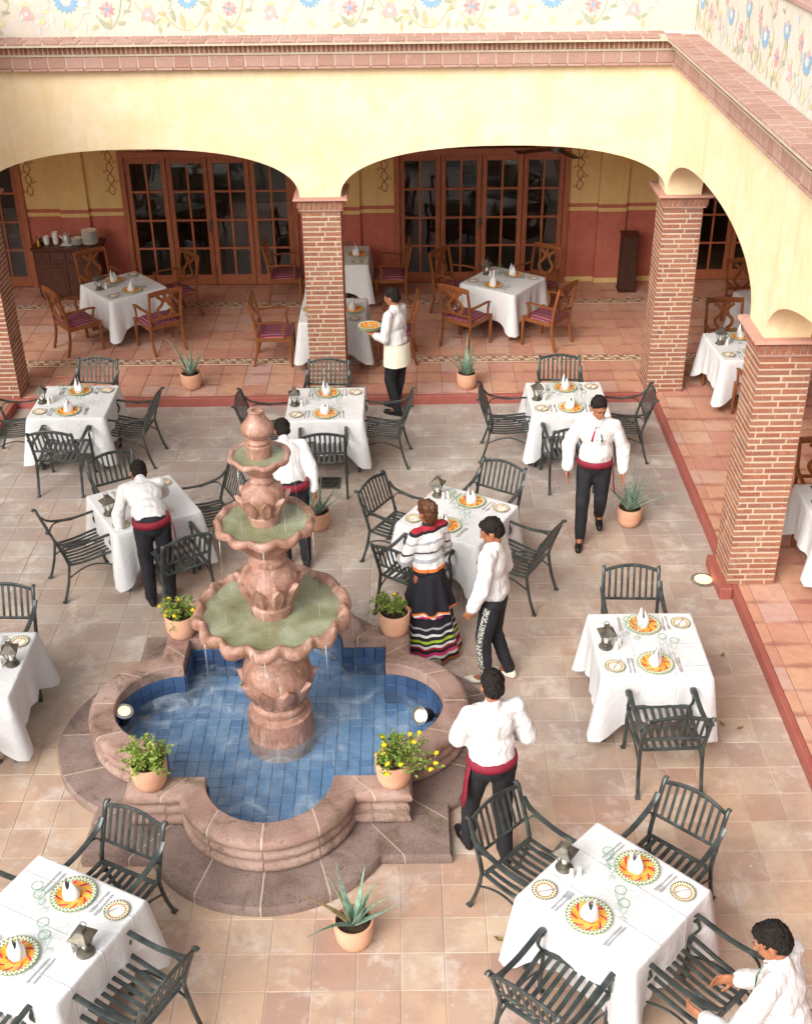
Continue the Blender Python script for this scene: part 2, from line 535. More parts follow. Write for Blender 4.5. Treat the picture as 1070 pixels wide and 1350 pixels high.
M_AGDRY = m_leaf('dry_agave_leaf', (120, 100, 70), (164, 144, 108))
M_STEM = simple('woody_stem', [(98, 82, 50), (120, 104, 66)], 20, 0.8)
M_LANT = simple('lantana_flower', [(240, 180, 16), (248, 206, 40)], 60, 0.6)
def m_glass(name, tint, gl=0.08, rough=0.02, ior=1.45):
    t = NT(name)
    tr = t.n('BsdfTransparent'); tr.inputs[0].default_value = tint
    g = t.n('BsdfGlossy'); g.inputs[1].default_value = rough
    fr = t.n('LayerWeight'); fr.inputs[0].default_value = 0.5
    mx = t.n('MixShader')
    t.set(mx.inputs[0], t.math('MULTIPLY_ADD', t.math('POWER', fr.outputs['Facing'], 3.5), 0.75, 0.035 + gl))
    t.t.links.new(tr.outputs[0], mx.inputs[1]); t.t.links.new(g.outputs[0], mx.inputs[2])
    t.t.links.new(mx.outputs[0], t.out.inputs[0])
    return t.m
M_GLASS = m_glass('clear_glass', (0.93, 0.965, 0.95, 1), 0.02)
M_PANE = m_glass('window_glass', (0.70, 0.74, 0.75, 1), 0.02, 0.01)
M_RIMG = simple('green_glass_rim', [(34, 120, 62), (44, 138, 74)], 4, 0.15, spec=0.6)
def m_cantera(name, cc, mo):
    t = NT(name)
    P = t.coord('World')
    n1 = t.noise(P, 3.0, 6, 0.6, 0.5); n2 = t.noise(P, 42, 4, 0.7); r = t.n('ObjectInfo').outputs['Random']
    c = t.ramp(t.math('MULTIPLY_ADD', r, 0.12, n1), [(0.33, lin(cc[0])), (0.5, lin(cc[1])), (0.72, lin(cc[2]))])
    s_ = t.sep(P)
    moss = t.noise(t.vmath('ADD', P, (1, 5, 2)), 4.0, 6, 0.7, 0.6)
    c = t.mix(t.ramp(moss, [(mo, (0, 0, 0, 1)), (mo + .13, (0.75, 0.75, 0.75, 1))]), c, lin((92, 80, 60)))
    c = t.mix(t.ramp(n2, [(0.58, (0, 0, 0, 1)), (0.68, (0.7, 0.7, 0.7, 1))]), c, lin((78, 56, 48)))
    n3 = t.noise(t.vmath('ADD', P, (9, 9, 9)), 120, 3, 0.7)
    c = t.mix(t.ramp(n3, [(0.56, (0, 0, 0, 1)), (0.7, (0.5, 0.5, 0.5, 1))]), c, lin((196, 176, 164)))
    t.base(c); t.rough(0.8); t.spec(0.25)
    t.bump(t.math('ADD', n2, n3), 0.7, 0.010)
    return t.m
M_CANT = m_cantera('pink_cantera_stone', ((126, 98, 88), (154, 124, 112), (172, 146, 134)), 0.52)
M_STEP = m_cantera('brown_step_stone', ((106, 88, 82), (130, 110, 102), (150, 130, 122)), 0.54)
def m_fount():
    t = NT('wet_pink_stone')
    P = t.coord('World')
    n1 = t.noise(P, 7.0, 7, 0.7, 0.3); n2 = t.noise(P, 60, 4, 0.7)
    c = t.ramp(n1, [(0.30, lin((116, 82, 68))), (0.46, lin((152, 112, 96))), (0.6, lin((168, 130, 114))), (0.76, lin((190, 162, 148)))])
    moss = t.noise(t.vmath('ADD', P, (2, 1, 7)), 5.0, 6, 0.7, 0.6)
    c = t.mix(t.ramp(moss, [(0.52, (0, 0, 0, 1)), (0.68, (0.75, 0.75, 0.75, 1))]), c, lin((112, 86, 54)))
    c = t.mix(t.ramp(n2, [(0.60, (0, 0, 0, 1)), (0.70, (0.65, 0.65, 0.65, 1))]), c, lin((84, 54, 44)))
    mp = t.n('Mapping'); t.set(mp.inputs['Vector'], P); mp.inputs['Scale'].default_value = (9, 9, 1.2)
    sk = t.noise(mp.outputs[0], 2.2, 6, 0.7)
    c = t.mix(t.ramp(sk, [(0.55, (0, 0, 0, 1)), (0.68, (0.6, 0.6, 0.6, 1))]), c, lin((204, 186, 170)))
    c = t.mix(t.ramp(sk, [(0.30, (0.6, 0.6, 0.6, 1)), (0.42, (0, 0, 0, 1))]), c, lin((92, 66, 48)))
    t.base(c); t.rough(t.math('MULTIPLY_ADD', n1, 0.6, 0.18)); t.spec(0.5)
    t.bump(t.math('ADD', n2, t.math('MULTIPLY', n1, 2.0)), 0.5, 0.008)
    return t.m
M_FOUNT = m_fount()
def m_blue():
    t = NT('blue_glazed_tile')
    P = t.coord('World'); r = t.n('ObjectInfo').outputs['Random']
    s_ = t.sep(P)
    wn_ = t.n('TexWhiteNoise'); t.set(wn_.inputs['Vector'], t.comb(t.math('FLOOR', t.math('DIVIDE', s_[0], 0.104)), t.math('FLOOR', t.math('DIVIDE', s_[1], 0.104)), 0.0))
    q = t.math('FRACT', t.math('ADD', r, wn_.outputs['Value']))
    c = t.ramp(q, [(0.0, lin((80, 120, 160))), (0.4, lin((94, 136, 174))), (0.7, lin((104, 144, 180))), (1.0, lin((84, 126, 166)))])
    c = t.mix(t.ramp(t.noise(P, 7, 5, 0.65), [(0.45, (0, 0, 0, 1)), (0.75, (0.5, 0.5, 0.5, 1))]), c, lin((96, 140, 182)))
    t.base(c); t.rough(0.3); t.spec(0.5)
    return t.m
M_BLUE = m_blue()
M_BLUEW = simple('dark_blue_wall_tile', [(48, 70, 104), (58, 84, 120)], 6, 0.25, rnd=0.18, coord='World', spec=0.5)
M_POOLG = simple('pool_grout', [(80, 106, 134), (104, 126, 146)], 10, 0.9, coord='World')
def m_water(name, tint):
    t = NT(name)
    tr = t.n('BsdfTransparent'); tr.inputs[0].default_value = tint
    g = t.n('BsdfGlossy'); g.inputs[1].default_value = 0.05
    df = t.n('BsdfDiffuse'); df.inputs[0].default_value = lin((190, 206, 220))  # pale diffuse, mixed in by noise, paints sky reflections onto the ripples
    lw = t.n('LayerWeight'); lw.inputs[0].default_value = 0.5
    P = t.coord('World')
    b = t.n('Bump'); b.inputs['Strength'].default_value = 0.5; b.inputs['Distance'].default_value = 0.03
    rip = t.noise(P, 13, 5, 0.6, 2.0)
    t.set(b.inputs['Height'], rip)
    for nd in (g, lw):
        t.t.links.new(b.outputs[0], nd.inputs['Normal'])
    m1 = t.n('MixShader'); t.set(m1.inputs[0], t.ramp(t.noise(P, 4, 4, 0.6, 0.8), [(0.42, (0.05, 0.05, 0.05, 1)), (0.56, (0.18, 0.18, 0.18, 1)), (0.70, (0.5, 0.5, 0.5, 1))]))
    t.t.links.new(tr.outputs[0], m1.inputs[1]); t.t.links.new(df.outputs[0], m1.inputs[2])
    mx = t.n('MixShader'); t.set(mx.inputs[0], t.math('MULTIPLY_ADD', t.math('POWER', lw.outputs['Facing'], 3.0), 0.6, 0.03))
    t.t.links.new(m1.outputs[0], mx.inputs[1]); t.t.links.new(g.outputs[0], mx.inputs[2])
    t.t.links.new(mx.outputs[0], t.out.inputs[0])
    return t.m
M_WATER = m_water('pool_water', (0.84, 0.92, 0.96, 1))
def m_basinwater():
    t = NT('greenish_basin_water')
    P = t.coord('World')
    c = t.ramp(t.noise(P, 3.5, 4, 0.5, 0.4), [(0.3, lin((102, 100, 66))), (0.5, lin((126, 128, 98))), (0.7, lin((152, 158, 134)))])  # paler stops paint the sky's reflection into the olive water colour
    t.base(c); t.rough(0.05); t.spec(0.6)
    t.bump(t.noise(P, 30, 3, 0.5, 1.0), 0.4, 0.02)
    return t.m
M_BWATER = m_basinwater()
def m_stream():
    t = NT('falling_water')
    tr = t.n('BsdfTransparent'); d = t.n('BsdfGlossy'); d.inputs[1].default_value = 0.3
    mx = t.n('MixShader'); mx.inputs[0].default_value = 0.3
    t.t.links.new(tr.outputs[0], mx.inputs[1]); t.t.links.new(d.outputs[0], mx.inputs[2]); t.t.links.new(mx.outputs[0], t.out.inputs[0])
    return t.m
M_STREAM = m_stream()
def m_emit(name, c, s):
    t = NT(name)
    t.b.inputs['Emission Color'].default_value = lin(c); t.b.inputs['Emission Strength'].default_value = s
    t.base(lin(c))
    return t.m
M_LAMP = m_emit('lit_lamp_lens', (255, 206, 132), 1.5)
M_BLACK = simple('black_plastic', [(24, 24, 26), (34, 34, 36)], 8, 0.45)
M_CHROME = simple('brushed_metal_ring', [(176, 178, 180), (196, 198, 200)], 8, 0.3, metal=0.9)
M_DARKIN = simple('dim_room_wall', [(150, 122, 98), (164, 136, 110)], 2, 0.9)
M_CANDLE = simple('candle_wax', [(236, 232, 218)], 4, 0.5)
M_TRAY = simple('dark_lacquer', [(28, 22, 20), (40, 30, 26)], 6, 0.25)
def m_plate():
    """talavera charger: zigzag green rim, orange field with magenta strokes, patterned square centre"""
    t = NT('painted_charger_plate')
    O = t.coord('Object'); s_ = t.sep(O)
    x, y = s_[0], s_[1]
    r = t.math('SQRT', t.math('ADD', t.math('MULTIPLY', x, x), t.math('MULTIPLY', y, y)))
    a = t.math('ARCTAN2', y, x)
    zz = t.math('PINGPONG', t.math('MULTIPLY', a, 32 / (2 * PI)), 0.5)
    rim = t.math('ADD', 0.1215, t.math('MULTIPLY', zz, 0.045))
    dz = t.math('ABSOLUTE', t.math('SUBTRACT', r, rim))
    rimc = t.ramp(dz, [(0.0, lin((246, 240, 220))), (0.0052, lin((246, 240, 220))), (0.0060, lin((120, 140, 96)))], 'LINEAR')
    rimc = t.mix(t.ramp(t.noise(O, 90, 2), [(0.5, (0, 0, 0, 1)), (0.7, (0.4, 0.4, 0.4, 1))]), rimc, lin((196, 196, 140)))
    field = t.ramp(t.noise(O, 13, 4, 0.6, 1.2), [(0.32, lin((222, 112, 40))), (0.46, lin((232, 158, 50))), (0.66, lin((236, 190, 88)))])
    # magenta comma strokes round the field
    sa = t.math('PINGPONG', t.math('ADD', t.math('MULTIPLY', a, 8 / (2 * PI)), t.math('MULTIPLY', r, 14.0)), 0.5)
    rr = t.math('ABSOLUTE', t.math('SUBTRACT', r, 0.096))
    st = t.math('MULTIPLY', t.math('LESS_THAN', sa, 0.13), t.math('LESS_THAN', rr, 0.02))
    field = t.mix(st, field, lin((196, 30, 72)))
    q = t.math('MAXIMUM', t.math('ABSOLUTE', x), t.math('ABSOLUTE', y))
    chk = t.n('TexChecker'); chk.inputs['Scale'].default_value = 110
    t.set(chk.inputs['Vector'], O); chk.inputs[1].default_value = lin((236, 226, 196)); chk.inputs[2].default_value = lin((70, 92, 62))
    sq = t.ramp(q, [(0.044, (1, 1, 1, 1)), (0.0445, (0, 0, 0, 1))])
    c = t.mix(sq, field, t.mix(t.math('GREATER_THAN', q, 0.036), chk.outputs[0], lin((208, 66, 30))))
    c = t.mix(t.math('GREATER_THAN', r, 0.116), c, rimc)
    t.base(c); t.rough(0.22); t.spec(0.5)
    return t.m
M_PLATE = m_plate()
def m_bread():
    t = NT('painted_bread_plate')
    O = t.coord('Object'); s_ = t.sep(O)
    r = t.math('SQRT', t.math('ADD', t.math('MULTIPLY', s_[0], s_[0]), t.math('MULTIPLY', s_[1], s_[1])))
    a = t.math('ARCTAN2', s_[1], s_[0])
    zz = t.math('PINGPONG', t.math('MULTIPLY', a, 24 / (2 * PI)), 0.5)
    d = t.math('ABSOLUTE', t.math('SUBTRACT', r, t.math('ADD', 0.060, t.math('MULTIPLY', zz, 0.034))))
    rim = t.ramp(d, [(0.0045, lin((242, 234, 208))), (0.0055, lin((104, 104, 62)))])
    c = t.mix(t.math('GREATER_THAN', r, 0.053), lin((236, 230, 214)), rim)
    ring = t.math('LESS_THAN', t.math('ABSOLUTE', t.math('SUBTRACT', r, 0.054)), 0.0035)
    c = t.mix(ring, c, lin((206, 120, 50)))
    t.base(c); t.rough(0.22); t.spec(0.5)
    return t.m
M_BREAD = m_bread()
M_SKIN = simple('skin', [(150, 96, 68), (164, 108, 78)], 8, 0.5, spec=0.35)
M_EYE = simple('eye_white', [(150, 138, 126)], 4, 0.4)
M_HAIR = simple('black_hair', [(20, 16, 14), (38, 32, 28)], 40, 0.75, 0.9, 140, spec=0.2)
M_HAIRB = simple('brown_hair', [(72, 42, 22), (98, 60, 34)], 30, 0.5, 0.4, 90)
M_SHIRT = simple('white_shirt_cotton', [(208, 206, 204), (214, 212, 210)], 5, 0.85, 0.45, 22, coord='World', bdist=0.03)
M_TROU = simple('black_trousers', [(22, 22, 26), (34, 34, 40)], 12, 0.8, 0.15, 30)
M_SHOE = simple('black_leather', [(18, 18, 20), (30, 30, 32)], 8, 0.35)
M_SASH = simple('maroon_sash', [(112, 22, 40), (134, 30, 50)], 16, 0.75, 0.2, 40)
M_APRON = simple('cream_apron', [(224, 220, 196), (232, 228, 206)], 6, 0.85, 0.2, 30)
M_WBOOT = simple('white_boot_leather', [(222, 214, 200), (230, 222, 208)], 6, 0.4)
def m_silver():
    t = NT('silver_embroidery')
    O = t.coord('Object')
    v = t.n('TexVoronoi'); t.set(v.inputs['Vector'], O); v.inputs['Scale'].default_value = 60
    c = t.ramp(v.outputs['Distance'], [(0.3, lin((206, 204, 196))), (0.6, lin((60, 58, 54)))])
    t.base(c); t.rough(0.4)
    return t.m
M_SILV = m_silver()
def m_bands(name, stops, z0, z1):
    t = NT(name)
    O = t.sep(t.coord('Object'))
    wob = t.math('MULTIPLY', t.math('SUBTRACT', t.noise(t.coord('Object'), 9, 3), 0.5), 0.035)
    f = t.math('DIVIDE', t.math('SUBTRACT', t.math('ADD', O[2], wob), z0), z1 - z0)
    t.base(t.ramp(f, [(p, lin(c)) for p, c in stops], 'CONSTANT')); t.rough(0.85)
    return t.m
WHT, BLK, PNK, LIM, GRY, ORA, RDD = (224, 222, 220), (26, 26, 34), (206, 50, 110), (172, 200, 60), (168, 168, 172), (226, 120, 50), (168, 36, 48)
M_SKIRT = m_bands('striped_skirt', [(0.0, GRY), (0.04, ORA), (0.06, BLK), (0.09, WHT), (0.12, PNK), (0.15, BLK), (0.18, RDD), (0.20, WHT), (0.225, BLK), (0.25, LIM), (0.275, BLK), (0.31, WHT), (0.335, BLK), (0.38, GRY), (0.40, BLK), (0.46, BLK), (0.50, PNK), (0.53, WHT), (0.55, ORA), (0.57, BLK), (0.62, BLK)][:22], 0.0, 1.0)
M_BLOUSE = m_bands('striped_blouse', [(0.0, BLK), (0.18, ORA), (0.24, WHT), (0.34, GRY), (0.40, WHT), (0.50, BLK), (0.53, WHT), (0.66, GRY), (0.70, WHT), (0.82, BLK), (0.86, RDD), (0.92, BLK)], 0.85, 1.45)

# ------------------------------------------------------------------ ground and floors
ST = 'structure'
tag(MB().box(-200, 200, -200, 200, -0.5, -0.06).build('ground', M_GROUTD), kind=ST)
FCX, FCY = -1.083, 7.83          # fountain centre
CX0, CX1, CY0, CY1 = -5.17, 3.26, 1.2, 14.46
cfloor = tag(MB().box(CX0, CX1, CY0, CY1, -0.055, -0.005).build('courtyard_floor', M_GROUT), kind=ST)
def tiles_uv(name, cells, mat, parent, z, th, b, kind='stuff'):
    """many tiles as one mesh; uv = (integer id + fx, fy)"""
    m = MB(); uvs = []
    for i, (x0, x1, y0, y1) in enumerate(cells):
        dz = random.uniform(-0.0012, 0.0012)
        o = len(m.v)
        m.cbox(x0, x1, y0, y1, z - th, z + dz, b)
        for (x, y, zz) in m.v[o:]:
            uvs.append((i + 0.02 + 0.96 * (x - x0) / (x1 - x0), 0.001 + 0.998 * (y - y0) / (y1 - y0)))
    me = m.mesh(name, mat)
    ul = me.uv_layers.new(name='uv')
    for lp in me.loops:
        ul.data[lp.index].uv = uvs[lp.vertex_index]
    return tag(inst(name, me, parent), kind=kind)
def tile_mesh(name, sx, sy, th, b, mat):
    m = MB(); m.cbox(-sx / 2, sx / 2, -sy / 2, sy / 2, -th, 0, b)
    me = m.mesh(name, mat)
    ul = me.uv_layers.new(name='uv')
    for lp in me.loops:
        v = me.vertices[lp.vertex_index].co
        ul.data[lp.index].uv = (0.02 + 0.96 * (v.x / sx + 0.5), 0.001 + 0.998 * (v.y / sy + 0.5))
    return me
def lay_tiles(cells, name, stuffname, mat, parent, z, th, b, full, limit=300):
    """largest in-frame whole tiles become objects, the rest one mesh"""
    cand = []
    for c in cells:
        d = in_frame((c[0] + c[1]) / 2, (c[2] + c[3]) / 2, z, 0.01)
        whole = abs((c[1] - c[0]) - full[0]) < 1e-3 and abs((c[3] - c[2]) - full[1]) < 1e-3
        if d and whole:
            cand.append((d, c))
    cand.sort(key=lambda q: q[0])
    pick = [c for d, c in cand[:limit]]
    ps = set(pick)
    me = tile_mesh(name, full[0], full[1], th, b, mat)
    for c in pick:
        o = inst(name, me, parent, ((c[0] + c[1]) / 2, (c[2] + c[3]) / 2, z + random.uniform(-0.0012, 0.0012)),
                 (random.uniform(-.002, .002), random.uniform(-.002, .002), 0))
    rest = [c for c in cells if c not in ps]
    tiles_uv(stuffname, rest, mat, parent, z, th, b)
J = 0.0035
def grid(x0, x1, y0, y1, px, py, ox, oy, j=J):
    out = []
    i0 = math.floor((x0 - ox) / px); i1 = math.ceil((x1 - ox) / px)
    k0 = math.floor((y0 - oy) / py); k1 = math.ceil((y1 - oy) / py)
    for k in range(k0, k1):
        for i in range(i0, i1):
            a, b_, c, d = max(x0, ox + i * px), min(x1, ox + (i + 1) * px), max(y0, oy + k * py), min(y1, oy + (k + 1) * py)
            if b_ - a > 0.03 and d - c > 0.03:
                out.append((round(a + j, 4), round(b_ - j, 4), round(c + j, 4), round(d - j, 4)))
    return out
def under_fountain(c):
    x, y = (c[0] + c[1]) / 2 - FCX, (c[2] + c[3]) / 2 - FCY
    return abs(x) < 1.2 and abs(y) < 1.2
cells = [c for c in grid(CX0, CX1, CY0, CY1, 0.305, 0.305, 0.235, 8.05, 0.0032) if not under_fountain(c)]
lay_tiles(cells, 'paving_tile', 'paving_tiles', M_PAVE, cfloor, 0.0, 0.03, 0.003, (0.305 - 0.0064, 0.305 - 0.0064))
AZ = 0.12
afloor = tag(MB().box(-9.5, 7.6, 14.56, 18.95, -0.05, AZ - 0.006).box(3.36, 7.6, 1.2, 14.56, -0.05, AZ - 0.006).build('arcade_floor', M_GROUTD), kind=ST)
T3_ = 0.337
cells = grid(-9.5, 3.30, 14.52, 15.56, T3_, T3_, 0.162, 14.54) + grid(-9.5, 7.6, 15.80, 17.79, T3_, (17.79 - 15.80) / 6, 0.162, 15.80) + grid(-9.5, 7.6, 18.02, 18.80, T3_, T3_, 0.162, 18.02)
cells += grid(3.32, 7.6, 1.2, 15.56, T3_, T3_, 3.426, 9.637)
lay_tiles(cells, 'floor_tile', 'floor_tiles', M_TERRA, afloor, AZ, 0.03, 0.003, (T3_ - 2 * J, T3_ - 2 * J))
bt = MB().cbox(-0.1115, 0.1115, -0.108, 0.108, -0.03, 0, 0.003).mesh('border_tile', M_BORDER)
for yb in (15.68, 17.905):
    for i in range(76):
        inst('border_tile', bt, afloor, (-9.3 + i * 0.2265, yb, AZ))
# red painted kerb of the raised arcade floor
kerb = tag(MB().cbox(-9.5, 3.36, 14.46, 14.52, -0.05, AZ + 0.003, 0.008).build('red_kerb', M_RED), kind=ST)
kerb2 = tag(MB().cbox(3.26, 3.32, 1.2, 14.457, -0.05, AZ + 0.003, 0.008).build('red_kerb', M_RED), kind=ST)
kerb3 = tag(MB().cbox(-5.23, -5.17, 1.2, 14.457, -0.05, AZ + 0.003, 0.008).build('red_kerb', M_RED), kind=ST)
tag(MB().box(-9.5, -5.232, 1.2, 14.457, -0.05, AZ).build('side_arcade_floor', M_GROUTD), kind=ST)
tag(MB().cbox(3.13, 3.255, 9.86, 10.50, -0.02, AZ + 0.012, 0.01).build('red_plinth', M_RED), kind=ST)

# ------------------------------------------------------------------ brick columns
BR_L, BR_H, CRS = 0.218, 0.0455, 0.0636
brick_me = MB().cbox(-0.5, 0.5, 0, 0.06, 0, BR_H, 0.004).mesh('brick', M_BRICK)
def brick_column(x0, y0, label, W=0.48):
    c = thing('brick_column', label, 'column', (x0 + W / 2, y0 + W / 2, AZ), 0, 'brick columns of the arcades')
    h = W / 2
    MB().box(-h + 0.004, h - 0.004, -h + 0.004, h - 0.004, 0, 2.50).build('mortar_core', M_MORTAR, c)
    back = MB()
    ncrs = 39
    for k in range(ncrs):
        z = 0.004 + k * CRS
        off = (k * 0.0615 + (0.1 if k % 3 == 0 else 0)) % (BR_L + 0.018)
        for face in range(4):                      # 0 front(-y) 1 right(+x) 2 back 3 left
            full = (k + face) % 2 == 0
            a, b_ = (-h, h) if full else (-h + 0.062, h - 0.062)
            s = -h - off - (0.09 if face in (1, 3) else 0)
            cuts_ = []
            while s < b_ + .3:
                cuts_.append(s); s += BR_L + 0.018
            cuts_ = [a - .018] + [q for q in cuts_ if a + .05 < q < b_ - .06] + [b_]
            for ci_ in range(len(cuts_) - 1):
                p0, p1 = cuts_[ci_] + .018, cuts_[ci_ + 1]
                if True:
                    L = p1 - p0; mid = (p0 + p1) / 2
                    rz = face * PI / 2
                    d = Vector((mid, -h - random.uniform(0.0, 0.003), z)); d.rotate(Euler((0, 0, rz)))
                    if face == 2:
                        back.cbox(-L / 2, L / 2, 0, 0.06, 0, BR_H, 0.004, 0, Matrix.Translation(d) @ Matrix.Rotation(rz, 4, 'Z'))
                    else:
                        inst('brick', brick_me, c, d, (random.uniform(-.012, .012), 0, rz + random.uniform(-.006, .006)), (L, 1, random.uniform(.94, 1.04)))
    tag(back.build('rear_bricks', M_BRICK, c), kind='stuff')
    # capital: soldier course, lip and tile slab
    z1 = 0.004 + ncrs * CRS
    MB().cbox(-h - 0.03, h + 0.03, -h - 0.03, h + 0.03, z1, z1 + 0.026, 0.006).build('capital_lip', M_SLAB, c)
    zc = z1 + 0.028
    MB().box(-h - 0.03, h + 0.03, -h - 0.03, h + 0.03, zc, zc + 0.096).build('capital_core', M_MORTAR, c)
    sm = brick_sold
    n = 9; H2 = h + 0.045
    for face in range(4):
        for i in range(n):
            p = -H2 + (i + 0.5) * 2 * H2 / n
            d = Vector((p, -H2, zc + 0.004)); d.rotate(Euler((0, 0, face * PI / 2)))
            inst('capital_brick', sm, c, d, (rad(7), 0, face * PI / 2))
    zt = zc + 0.099
    sl = MB()
    S0, S1 = h + 0.06, h + 0.095
    vs = [(-S0, -S0, zt), (S0, -S0, zt), (S0, S0, zt), (-S0, S0, zt)] + [(-S1, -S1, zt + 0.02), (S1, -S1, zt + 0.02), (S1, S1, zt + 0.02), (-S1, S1, zt + 0.02)] + [(-S1 + .01, -S1 + .01, zt + 0.05), (S1 - .01, -S1 + .01, zt + 0.05), (S1 - .01, S1 - .01, zt + 0.05), (-S1 + .01, S1 - .01, zt + 0.05)]
    fs = [(3, 2, 1, 0), (8, 9, 10, 11)] + [(i + 4 * k, (i + 1) % 4 + 4 * k, (i + 1) % 4 + 4 * k + 4, i + 4 * k + 4) for k in (0, 1) for i in range(4)]
    sl.add(vs, fs).build('cap_slab', M_SLAB, c)
    return AZ + zt + 0.05
brick_sold = MB().cbox(-0.024, 0.024, 0, 0.05, 0, 0.088, 0.004).mesh('capital_brick', M_BRICK)
SPR = brick_column(3.20, 9.95, 'brick column beside the lit floor lamp and red plinth block')
brick_column(3.20, 14.50, 'brick column at the corner where the two arcades meet')
brick_column(-1.25, 14.53, 'brick column standing behind an iron chair between the two wide arches')
brick_column(-5.60, 14.50, 'brick column with herringbone-looking side face near the sideboard arch')
SPR -= 0.002

# ------------------------------------------------------------------ arcade walls
WT = 4.30
def arch_samples(a, b_, zs, rise, n=40, ex=2.3):
    out = []
    for i in range(n + 1):
        th = PI * i / n
        t = -math.cos(th)
        out.append(((a + b_) / 2 + t * (b_ - a) / 2, zs + rise * (max(0, 1 - abs(t) ** ex)) ** (1 / ex)))
    return out
def arcade_wall(samples, ztop, thick, mat):
    """samples [(s,z)]; local x = s, front y=0, back y=thick"""
    m = MB(); n = len(samples)
    vs = []
    for s, z in samples:
        vs += [(s, 0, z), (s, 0, ztop), (s, thick, z), (s, thick, ztop)]
    fs = []
    for i in range(n - 1):
        a, b_ = 4 * i, 4 * i + 4
        fs += [(a, b_, b_ + 1, a + 1), (a + 2, a + 3, b_ + 3, b_ + 2), (a, a + 2, b_ + 2, b_), (a + 1, b_ + 1, b_ + 3, a + 3)]
    fs += [(0, 1, 3, 2), (4 * n - 4, 4 * n - 2, 4 * n - 1, 4 * n - 3)]
    m.add(vs, fs)
    return m
RISE = 0.60
smp = arch_samples(-9.45, -5.62, SPR, RISE) + arch_samples(-5.12, -1.26, SPR, RISE) + arch_samples(-0.76, 3.195, SPR, RISE) + [(3.26, SPR)]
bw = arcade_wall([(-9.5, SPR)] + smp, WT, 0.42, M_YEL).build('arcade_wall', M_YEL, None, 35, (0, 14.50, 0))
tag(bw, 'pale yellow limewashed wall with wide flat arches facing the courtyard', 'wall')
# right wall: local x runs towards the camera (-Y), front faces -X
smp = arch_samples(0.055, 4.065, SPR, RISE + 0.03) + arch_samples(4.555, 8.45, SPR, RISE + 0.03)
rw = arcade_wall([(-0.42, SPR)] + smp + [(9.0, SPR)], WT, 0.42, M_YEL).build('arcade_wall', M_YEL, None, 35, (3.20, 14.50, 0))
rw.rotation_euler = (0, 0, -PI / 2)
tag(rw, 'yellow limewashed wall at right angles springing from the floor lamp column', 'wall')

smp = arch_samples(0.05, 4.065, SPR, RISE + 0.03) + arch_samples(4.555, 8.45, SPR, RISE + 0.03)
lw_ = arcade_wall([(-0.42, SPR)] + [(a_, z_) for a_, z_ in smp] + [(9.0, SPR)], 5.40, 0.42, M_YEL).build('arcade_wall', M_YEL, None, 35, (-5.54, 14.5, 0))
lw_.rotation_euler = (0, 0, -PI / 2)
tag(lw_, 'yellow limewashed wall rising from the sideboard-arch column along the courtyard', 'wall')

# ------------------------------------------------------------------ brick cornices
face_me = MB().cbox(-0.095, 0.095, -0.075, 0.0, 0, 0.126, 0.005).mesh('cornice_tile', M_CORN)
lip_me = MB().cbox(-0.0965, 0.0965, -0.098, 0.0, 0, 0.026, 0.006).mesh('lip_tile', M_CORN)
sold_me = MB().cbox(-0.019, 0.019, -0.105, 0.0, 0, 0.085, 0.005).mesh('soldier_brick', M_BRICK)
top_me = MB().cbox(-0.095, 0.095, -0.092, 0.092, 0, 0.03, 0.006).mesh('cap_tile', M_CORN)
def cornice(name, label, loc, rz, s0, length, corner):
    c = thing(name, label, 'cornice', loc, rz)
    z0 = WT - 0.0
    def L(p): return length - (p if corner else 0)
    m = MB()
    m.box(s0, L(0.06), -0.06, 0.10, z0 - 0.002, z0 + 0.288)
    m.box(s0, L(0.07), -0.070, -0.058, z0 + 0.016, z0 + 0.15)
    m.box(s0, L(0.096), -0.096, -0.058, z0 + 0.178, z0 + 0.266)
    m.box(s0, L(0.088), -0.088, 0.0, z0 + 0.150, z0 + 0.176)
    m.box(s0, L(0.19), -0.197, 0.17, z0 + 0.268, z0 + 0.3155)
    m.build('mortar_bed', M_MORTAR, c)
    n = int((length - s0) / 0.205)
    for i in range(n + 1):
        s = s0 + 0.1 + i * 0.205
        for me, nm, z, p in ((lip_me, 'lip_tile', z0 - 0.012, 0.098), (face_me, 'cornice_tile', z0 + 0.018, 0.075)):
            if s < L(p) - 0.06:
                inst(nm, me, c, (s, -random.uniform(0, .002), z), (0, 0, 0))
        for r in (0, 1):
            st = s + (0.1 if r else 0)
            if st < L(0.2) - 0.05:
                inst('cap_tile', top_me, c, (st, -0.111 + r * 0.193, z0 + 0.293), (random.uniform(-.01, .01), random.uniform(-.01, .01), 0))
    k = int((length - s0) / 0.0555)
    for i in range(k + 1):
        s = s0 + 0.03 + i * 0.0555
        if s < L(0.105) - 0.02:
            inst('soldier_brick', sold_me, c, (s, 0, z0 + 0.179), (0, 0, random.uniform(-.03, .03)))
    return c
cornice('brick_cornice', 'brick and tile cornice above the two wide arches', (0, 14.498, 0), 0, -6.3, 3.198, True)
cornice('brick_cornice', 'brick and tile cornice with broad tiled top along the side wall', (3.198, 14.5, 0), -PI / 2, 0.0, 8.6, False)
ZP = WT + 0.316
